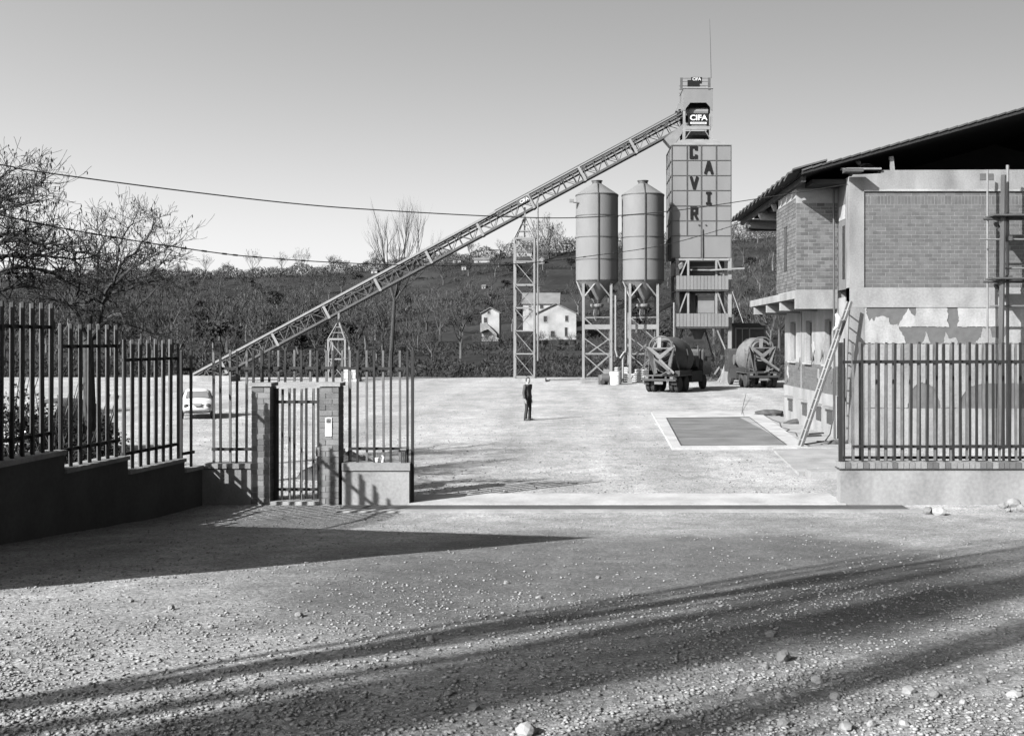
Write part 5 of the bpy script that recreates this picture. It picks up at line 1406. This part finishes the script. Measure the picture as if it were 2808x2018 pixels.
    for s_ in (-1,1):
        MB().box(s_*1.19-.008,s_*1.19+.008,5.75,6.7,1.8,2.42).build("side_window", M['glass'], cb)
        bar_piece("mirror_arm", M['steel_dark'], (s_*1.18,6.8,2.1), (s_*1.45,6.85,2.1), .03,.03, cb)
        MB().cbox((s_*1.45,6.83,2.0), .16,.04,.32).build("mirror", M['steel_dark'], cb)
    MB().tube([(.9,5.2,1.0),(.9,5.2,2.9)], .06, 8).build("exhaust_stack", M['steel_dark'], t)
    return t
m1_ = mixer("dark concrete mixer truck parked before the tower, its drum mouth and chute turned this way", 'steel_dark')
m2_ = dup(m1_, (0,0,0), 0, 1.0, "pale dusty concrete mixer truck parked between the tower and the brick building")
Y1, Y2 = 65.2, 71.2
m1_.location = (wx(1806,Y1), Y1, 0); m1_.rotation_euler = (0,0,R(-24))
m2_.location = (wx(2094,Y2), Y2, 0); m2_.rotation_euler = (0,0,R(4)); m2_.scale = (1.0,1.0,.99)
for c in m2_.children:
    if c.name.startswith("drum"):
        c.data = c.data.copy(); c.data.materials[0] = M['truck_light']

# ================================================================== CARS
def car(name, label, loc, rz, body, sc=1.0):
    t = thing(name, label, "car", (0,0,0))
    def ring(x, w, z0, z1, n=16):
        out_ = []
        for k_ in range(n):
            a = 2*math.pi*k_/n; c, s = math.cos(a), math.sin(a)
            out_.append(Vector((x, w*math.copysign(abs(c)**.45,c), (z0+z1)/2 + (z1-z0)/2*math.copysign(abs(s)**.5,s))))
        return out_
    def sect(x, w, z0, zt, wt):
        zb = min(.86, zt-.1)
        h = [(0,z0),(w*.8,z0),(w*.98,z0+.1),(w,(z0+zb)/2),(w*.95,zb),(wt+.03,zt-.07),(wt*.82,zt),(0,zt+.02)]
        return [Vector((x,y,z)) for y,z in h] + [Vector((x,-y,z)) for y,z in h[-2:0:-1]]
    bd = MB().loft([sect(*v) for v in ((0,.34,.4,.56,.25),(.07,.52,.32,.67,.38),(.28,.63,.24,.79,.45),(.75,.67,.22,.85,.5),(.95,.68,.2,.9,.52),(1.12,.68,.2,1.09,.5),(1.32,.68,.2,1.28,.47),(1.6,.69,.2,1.38,.46),(2.1,.69,.2,1.38,.46),(2.4,.69,.2,1.28,.46),(2.72,.68,.22,1.0,.47),(2.95,.65,.25,.82,.45),(3.15,.56,.31,.68,.4),(3.24,.4,.38,.56,.3))]).build("body", M[body], t, smooth=True)
    mdx = bd.modifiers.new("u", 'SUBSURF'); mdx.levels = 1; mdx.render_levels = 1
    bd.data.attributes.remove(bd.data.attributes["sharp_edge"]) if "sharp_edge" in bd.data.attributes else None
    def pane(nm, pts): return MB().prism(pts, (0,0,.004)).build(nm, M['glass'], t)
    MB().prism([(.985,-.47,.95),(.985,.47,.95),(1.265,.40,1.245),(1.265,-.40,1.245)], (-.03,0,.03)).build("windscreen", M['steel_mid'], t)
    MB().prism([(2.72,-.42,1.02),(2.72,.42,1.02),(2.48,.38,1.24),(2.48,-.38,1.24)], (.03,0,.03)).build("rear_window", M['glass'], t)
    for s_ in (-1,1):
        MB().prism([(1.14,s_*.60,.93),(1.75,s_*.61,.93),(1.75,s_*.5,1.27),(1.4,s_*.51,1.22)], (0,s_*.03,0)).build("side_window", M['glass'], t)
        MB().prism([(1.82,s_*.61,.93),(2.45,s_*.60,.93),(2.3,s_*.51,1.2),(1.82,s_*.5,1.27)], (0,s_*.03,0)).build("side_window", M['glass'], t)
        for x in (.55,2.55):
            T = Matrix.Translation((x,s_*.6,.28)) @ Matrix.Rotation(R(90),4,'X')
            o = MB().lathe([(.15,-.07),(.27,-.07),(.28,-.04),(.28,.04),(.27,.07),(.15,.07)], 20, T).build("wheel", M['rubber'], t, smooth=True)
            MB().lathe([(.16,-.078),(.08,-.085),(.08,.085),(.16,.078)], 16, T).build("rim", M['steel_light'], o)
        T = Matrix.Translation((.13,s_*.43,.63)) @ Matrix.Rotation(R(-90),4,'Y')
        hl = MB().lathe([(.1,-.05),(.105,.03),(.09,.05)], 16, T).build("headlight", M['steel_dark'], t, smooth=True)
        MB().lathe([(.085,.05),(.05,.07),(.01,.075)], 16, T).build("lens", M['glass'], hl, smooth=True)
        MB().cbox((3.12,s_*.45,.62), .05,.08,.12).build("tail_light", M['steel_dark'], t)
    for x, s_ in ((-.05,1),(3.24,-1)):
        MB().tube([(x+.12*s_,-.64,.4),(x,-.45,.4),(x,.45,.4),(x+.12*s_,.64,.4)], .04, 8).build("bumper", M['steel_mid'], t)
    MB().box(-.075,-.06,-.2,.2,.3,.38).build("number_plate", M['steel_dark'], t)
    MB().prism([(-.02,-.12,.62),(.1,-.2,.74),(.1,.2,.74),(-.02,.12,.62)], (-.02,0,.01)).build("grille", M['steel_light'], t)
    t.location = loc; t.rotation_euler = (0,0,rz); t.scale = (sc,sc,sc) if not hasattr(sc,'__len__') else sc
    return t
car("small_car", "small rounded white car parked in the yard behind the fence", (wx(562,44.5), 43.6, 0), R(90+20), 'car_white', (1.0,1.0,.86))
car("saloon_car", "dark rounded car parked behind the highest fence step", (wx(40,29), 28.6, 0), R(90-14), 'car_dark', 1.15)

# ================================================================== PEOPLE
def skin(name, nodes, edges, mt, parent=None, sub=2, root=0, base=Vector((0,0,0))):
    me = bpy.data.meshes.new(name); me.from_pydata([tuple(Vector(n[0])) for n in nodes], edges, [])
    o = bpy.data.objects.new(name, me); COL.objects.link(o)
    md = o.modifiers.new("s", 'SKIN'); sv = me.skin_vertices[0].data
    for i, n in enumerate(nodes):
        r = n[1]; sv[i].radius = (r, r) if not hasattr(r,'__len__') else r
        sv[i].use_root = (i == root)
    m2x = o.modifiers.new("u", 'SUBSURF'); m2x.levels = sub; m2x.render_levels = sub
    dg = bpy.context.evaluated_depsgraph_get(); m_ = bpy.data.meshes.new_from_object(o.evaluated_get(dg))
    bpy.data.objects.remove(o)
    m_.polygons.foreach_set("use_smooth", [True]*len(m_.polygons)); m_.materials.clear(); m_.materials.append(M[mt]); m_.name = name
    return place(m_, name, base, parent)
def head_parts(parent, c, fwd, s=1.0):
    """hair cap and facial features round a head centred on c, looking along fwd"""
    fwd = Vector(fwd).normalized(); side = Vector((0,0,1)).cross(fwd)
    return fwd, side
# man in the yard: faces right, weight on both feet, arms hanging, open jacket
mp = gnd(1447, 1152); mp.z = ground_z(mp.x, mp.y)
fw = Vector((.88,-.47,0)).normalized(); sd = Vector((0,0,1)).cross(fw)      # body faces right, slightly this way
def L3(f, s_, z): return fw*f + sd*s_ + Vector((0,0,z))
N = []; E = []
def nd(p, r, par=None):
    N.append((p, r)); i = len(N)-1
    if par is not None: E.append((par, i))
    return i
pel = nd(L3(0,0,.95), (.15,.12)); waist = nd(L3(-.01,0,1.10), (.14,.11), pel); chest = nd(L3(0,0,1.32), (.165,.12), waist)
neck0 = nd(L3(-.01,0,1.46), .07, chest); neck = nd(L3(.015,0,1.53), .055, neck0); hd = nd(L3(.03,0,1.60), (.075,.085), neck); ht = nd(L3(.03,0,1.69), (.078,.09), hd); tp = nd(L3(.02,0,1.735), (.055,.06), ht)
nose = nd(L3(.125,0,1.615), .016, hd); 
FING = {}
for s_ in (-1,1):
    sh = nd(L3(-.01,s_*.185,1.40), .06, chest); el = nd(L3(-.04,s_*.235,1.13), .045, sh); wr = nd(L3(.02,s_*.24,.88), .03, el)
    pm = nd(L3(.035,s_*.24,.81), (.028,.036), wr)
    for k_, (df, ln) in enumerate(((-.03,.065),(-.01,.08),(.012,.085),(.032,.075))):
        a = nd(L3(.04+df,s_*.238,.765), .0095, pm); c2 = nd(L3(.05+df,s_*.225,.765-ln*.55), .009, a); nd(L3(.062+df,s_*.205,.765-ln), .0075, c2)
    th = nd(L3(.075,s_*.225,.82), .011, pm); nd(L3(.095,s_*.21,.775), .009, th)
    hp_ = nd(L3(0,s_*.09,.90), .09, pel); kn = nd(L3(.02,s_*.115,.50), .06, hp_); an = nd(L3(-.02,s_*.165,.10), .03, kn)
    ft = nd(L3(.05,s_*.18,.04), (.025,.022), an); nd(L3(.13,s_*.19,.03), (.02,.016), ft)
man = skin("person", N, E, 'skin', None, base=mp)
tag(man, "man in a dark suit standing alone in the middle of the yard, looking right", "person")
# trousers
N, E = [], []
p0 = nd(L3(0,0,.97), (.175,.145))
nd(L3(-.005,0,1.08), (.165,.135), p0)
for s_ in (-1,1):
    a = nd(L3(0,s_*.10,.88), (.105,.105), p0); k2 = nd(L3(.03,s_*.13,.50), .074, a); c4 = nd(L3(.0,s_*.155,.25), .07, k2); nd(L3(-.01,s_*.165,.06), .08, c4)
skin("trousers", N, E, 'suit', man, base=mp)
# jacket with sleeves and skirt
N, E = [], []
c1 = nd(L3(-.005,0,1.33), (.195,.15)); c2 = nd(L3(-.015,0,1.12), (.175,.145), c1); c3 = nd(L3(-.015,0,.86), (.205,.175), c2); nd(L3(-.02,0,1.455), (.10,.085), c1)
for s_ in (-1,1):
    a = nd(L3(-.01,s_*.19,1.41), .085, c1); b2 = nd(L3(-.045,s_*.245,1.13), .068, a); nd(L3(.015,s_*.245,.875), .055, b2)
skin("jacket", N, E, 'jacket', man, base=mp)
MB().tube([mp+L3(.0,-.06,1.485), mp+L3(.06,-.03,1.475), mp+L3(.075,0,1.46), mp+L3(.06,.03,1.475), mp+L3(.0,.06,1.485)], .012, 6).build("shirt_collar", M['shirt'], man)
bm = bmesh.new(); bmesh.ops.create_icosphere(bm, subdivisions=4, radius=1)
bmesh.ops.delete(bm, geom=[v for v in bm.verts if (v.co.x > .25 and v.co.z < .42) or v.co.z < -.62 or (v.co.x > .0 and v.co.z < -.1)], context='VERTS')
hv = []
for v in bm.verts:
    k_ = 1 + .06*MN.noise(v.co*4); p = mp + L3(.012 + v.co.x*.104*k_, v.co.y*.086*k_, 1.655 + v.co.z*.118*k_); v.co = p - mp
me = bpy.data.meshes.new("hair"); bm.to_mesh(me); bm.free(); me.materials.append(M['hair']); me.polygons.foreach_set("use_smooth", [True]*len(me.polygons))
place(me, "hair", mp, man)
for s_ in (-1,1):
    MB().lathe([(.012,0),(.012,.006)], 8, Matrix.Translation(mp+L3(.112,s_*.032,1.655)) @ Vector((0,0,1)).rotation_difference(fw).to_matrix().to_4x4()).build("eye", M['hair'], man)
    sh_ = MB().loft([[mp+L3(.0+.0,s_*.165-.045,z) for z in (.0,.07)] + [mp+L3(.0,s_*.165+.045,z) for z in (.07,.0)], [mp+L3(.1,s_*.18-.05,z) for z in (.0,.06)] + [mp+L3(.1,s_*.18+.05,z) for z in (.06,.0)], [mp+L3(.21,s_*.2-.035,z) for z in (.0,.035)] + [mp+L3(.21,s_*.2+.035,z) for z in (.035,.0)]])
    sh_.build("shoe", M['black'], man, smooth=True)
    sh2 = MB().cbox(mp+L3(-.03,s_*.16,.045), .1,.1,.09); sh2.build("shoe_heel", M['black'], man)
MB().tube([mp+L3(.105,-.035,1.575), mp+L3(.115,0,1.574), mp+L3(.105,.035,1.575)], .006, 5).build("mouth", M['brick'], man)

# mason bending over the wall top under the roof
wp = Vector((9.0, 33.75, 8.36))
N, E = [], []
p0 = nd((.55,.15,.30), (.15,.13)); w1 = nd((.38,.08,.42), .14, p0); c1 = nd((.14,-.02,.44), (.16,.13), w1); n1 = nd((-.02,-.08,.48), .06, c1); h1 = nd((-.08,-.14,.52), .085, n1); nd((-.11,-.16,.60), .075, h1)
for s_ in (-1,1):
    a = nd((.08,-.02+s_*.17,.38), .055, c1); b2 = nd((-.12,-.22+s_*.2,.24), .045, a); c2 = nd((-.32,-.36+s_*.1,.12), .03, b2); pm = nd((-.38,-.40+s_*.1,.10), .03, c2)
    for k_ in range(4):
        f1 = nd((-.43,-.44+s_*.1+(k_-1.5)*.02,.10), .0095, pm); nd((-.47,-.46+s_*.1+(k_-1.5)*.022,.075), .0085, f1)
    tq = nd((-.40,-.37+s_*.1+s_*-.04,.115), .011, pm); nd((-.44,-.39+s_*.1+s_*-.045,.10), .009, tq)
    hq = nd((.6,.15+s_*.1,.22), .09, p0); kq = nd((.35,.1+s_*.14,.06), .065, hq); aq = nd((.72,.16+s_*.14,.05), .045, kq); nd((.85,.18+s_*.14,.05), .035, aq)
mason = skin("person", N, E, 'skin', None, base=wp)
tag(mason, "mason in a pale cap crouching on the wall top under the dark roof", "person")
N, E = [], []
p0 = nd((.58,.15,.30), (.18,.16)); w1 = nd((.38,.08,.42), .165, p0); c1 = nd((.13,-.02,.44), (.185,.155), w1)
for s_ in (-1,1):
    a = nd((.08,-.02+s_*.17,.38), .075, c1); nd((-.13,-.22+s_*.2,.24), .06, a)
    hq = nd((.6,.15+s_*.1,.22), .105, p0); kq = nd((.35,.1+s_*.14,.075), .08, hq); nd((.74,.16+s_*.14,.07), .06, kq)
skin("overalls", N, E, 'suit', mason, base=wp)
N, E = [], []
a = nd((-.095,-.155,.60), .105); nd((-.10,-.16,.66), .07, a); nd((-.2,-.24,.58), (.06,.02), a)
skin("cap", N, E, 'cap', mason, base=wp)
bx = MB().box(8.2,8.75,32.4,32.8,8.42,8.52); tag(bx.build("mortar_tray", M['steel_dark'], None), "shallow dark mortar tray on the plank at the wall corner", "tray")

# ================================================================== CABLES
def wire(name, label, pts, plan, r, ties=0):
    (xa,ya),(xb,yb) = plan
    out_ = []
    for px, py in pts:
        k_ = (px-CX)/F; t_ = (k_*ya - xa)/((xb-xa) - k_*(yb-ya)); Y = ya + t_*(yb-ya); out_.append(P(px,py,Y))
    # smooth through the points
    sm = []
    for i in range(len(out_)-1):
        p0, p1, p2, p3 = out_[max(i-1,0)], out_[i], out_[i+1], out_[min(i+2,len(out_)-1)]
        for k_ in range(8):
            u = k_/8; sm.append(.5*((2*p1)+(p2-p0)*u+(2*p0-5*p1+4*p2-p3)*u*u+(3*p1-p0-3*p2+p3)*u**3))
    sm.append(out_[-1])
    t = thing(name, label, "cable", out_[-1])
    MB().tube(sm, r, 6).build("cable", M['cable'], t, smooth=True)
    for i in range(ties):
        p = sm[int((i+.5)*len(sm)/ties)]; d = (sm[min(len(sm)-1,int((i+.5)*len(sm)/ties)+1)]-p).normalized()
        MB().tube([p-d*.06, p+d*.06], r*1.7, 6).build("tie", M['cable'], t)
wire("overhead_cable", "upper slack cable strung from the left trees to the brick building", [(-500,375),(0,452),(57,464),(300,498),(560,531),(800,558),(1015,575),(1365,594),(1590,597),(1840,579),(2080,545),(2330,505)], ((-12,16.5),(8.5,33.2)), .013)
wire("overhead_cable", "lower bundled cable with ties sagging below the upper one", [(-500,480),(0,590),(130,618),(310,651),(560,689),(700,705),(916,720),(1150,728),(1400,725),(1630,701),(1840,668),(2035,612)], ((-12.6,17.5),(7.0,45.0)), .013, ties=34)
def cable_on_ground(label, pts, r, mt='cable'):
    q_ = [gnd(a,b)+Vector((0,0,.065)) for a,b in pts]
    return tag(MB().tube(q_, r, 5).build("ground_cable", M[mt], None), label, "cable")
cable_on_ground("loose dark cable snaking over the pavement beside the weighbridge", [(2092,1150),(2100,1146),(2120,1156),(2138,1163),(2142,1176),(2165,1183),(2155,1188),(2182,1192),(2186,1202)], .02)
tag(MB().tube([P(2284,1010,33.9),P(2286,1100,33.9),P(2284,1150,33.6),P(2276,1190,33.2),P(2262,1210,32.9),P(2240,1210,32.6)], .02, 5).build("hanging_cable", M['cable'], None), "dark cable hanging down the facade and curling on the pavement", "cable")
tag(MB().tube([P(2046,1078,60),P(2036,1120,50),P(2034,1135,44.2)], .012, 4).build("tow_wire", M['cable'], None), "thin wire running from the pale mixer truck to the weighbridge edge", "wire")
# planks, rods and debris on the pavement
def board(label, a, c, w, h, mt, name="board", cat="board", group=None):
    p, q_ = gnd(*a)+Vector((0,0,.06+h/2)), gnd(*c)+Vector((0,0,.06+h/2))
    return tag(MB().beam(p, q_, w, h).build(name, M[mt], None), label, cat, group)
board("dark timber lying on the pavement by the ladder foot", (2210,1203), (2250,1201), .12,.06,'wood_dark')
board("thin dark rod lying in front of the ladder foot", (2200,1226), (2268,1216), .05,.04,'iron', "steel_rod", "rod")
board("second dark timber beside the ladder on the pavement", (2215,1197), (2256,1194), .1,.05,'wood_dark')
for px, py, s2, lb in ((2182,1166,.3,"small dark heap of sweepings on the pavement by the facade"),(2292,1222,.22,"dark heap of rubble at the building corner behind the fence end"),(2110,1141,.4,"long dark patch of rubbish beside the weighbridge surround")):
    p = gnd(px,py); bm = bmesh.new(); bmesh.ops.create_icosphere(bm, subdivisions=3, radius=1)
    for v in bm.verts:
        k_ = 1+.35*MN.noise(v.co*2.2+Vector((px,0,0))); v.co = Vector((v.co.x*s2*1.6*k_, v.co.y*s2*.9*k_, max(-.05,v.co.z*s2*.55*k_)))
    me = bpy.data.meshes.new("rubbish_heap"); bm.to_mesh(me); bm.free(); me.materials.append(M['earth'])
    o = bpy.data.objects.new("rubbish_heap", me); COL.objects.link(o); o.location = p+Vector((0,0,.06)); tag(o, lb, "heap")

# ================================================================== UNSEEN BUILDINGS SHAPED FOR THE SHADOWS THEY CAST INTO VIEW
nb = thing("shadow_shed", "tall unseen lean-to shed behind the roadside wall, shaped to shade the road", "shed", (-10.8, 10.5, 0))  # unseen; its outline is worked back from the wedge of shade on the road
xw0, xw1 = -12.5, -9.5
tip = gnd(1634,1473); a = (tip.x - xw1)/math.sin(AZ); yv = tip.y - a*math.cos(AZ); zv = tip.z + a*math.tan(EL)
e = gnd(560,1440); a2 = (e.x - xw1)/math.sin(AZ); ye = e.y - a2*math.cos(AZ); ze = e.z + a2*math.tan(EL)
MB().prism([(xw0,yv,-.1),(xw0,ye,-.1),(xw0,ye,ze-.15),(xw0,yv,zv-.15)], (xw1-xw0,0,0)).build("wall", M['plaster'], nb)
sl = (ze-zv)/(ye-yv)
MB().prism([(xw0-.1,yv,zv-.15),(xw0-.1,ye+.2,ze-.15+sl*.2),(xw0-.1,ye+.2,ze+sl*.2),(xw0-.1,yv,zv)], (xw1-xw0+.1,0,0)).build("roof", M['roof_far'], nb)
dn = MB().box(xw1,xw1+.05,yv+2.2,yv+3.1,0,2.1).build("door", M['wood_dark'], nb)
MB().cbox((xw1+.08,yv+2.95,1.0), .05,.05,.12).build("handle", M['steel_mid'], dn)
kb = thing("shadow_hut", "tall narrow unseen hut added left of the yard to shade the yard gravel", "hut", (-31,41.5,0))  # unseen, added to throw a dark band across the yard
MB().box(-33,-30.2,38.6,41.6,-.1,7.2).build("wall", M['plaster'], kb)
MB().loft([[Vector((x,y,7.2)) for x,y in ((-33.3,38.3),(-29.9,38.3),(-29.9,41.9),(-33.3,41.9))],[Vector((x,y,7.9)) for x,y in ((-31.7,40.0),(-31.5,40.0),(-31.5,40.2),(-31.7,40.2))]]).build("roof", M['roof_far'], kb)
MB().box(-30.2,-30.16,39.6,40.6,1.2,2.3).build("window", M['glass'], kb)
MB().box(-32.2,-31.3,38.56,38.6,0,2.1).build("door", M['wood_dark'], kb)
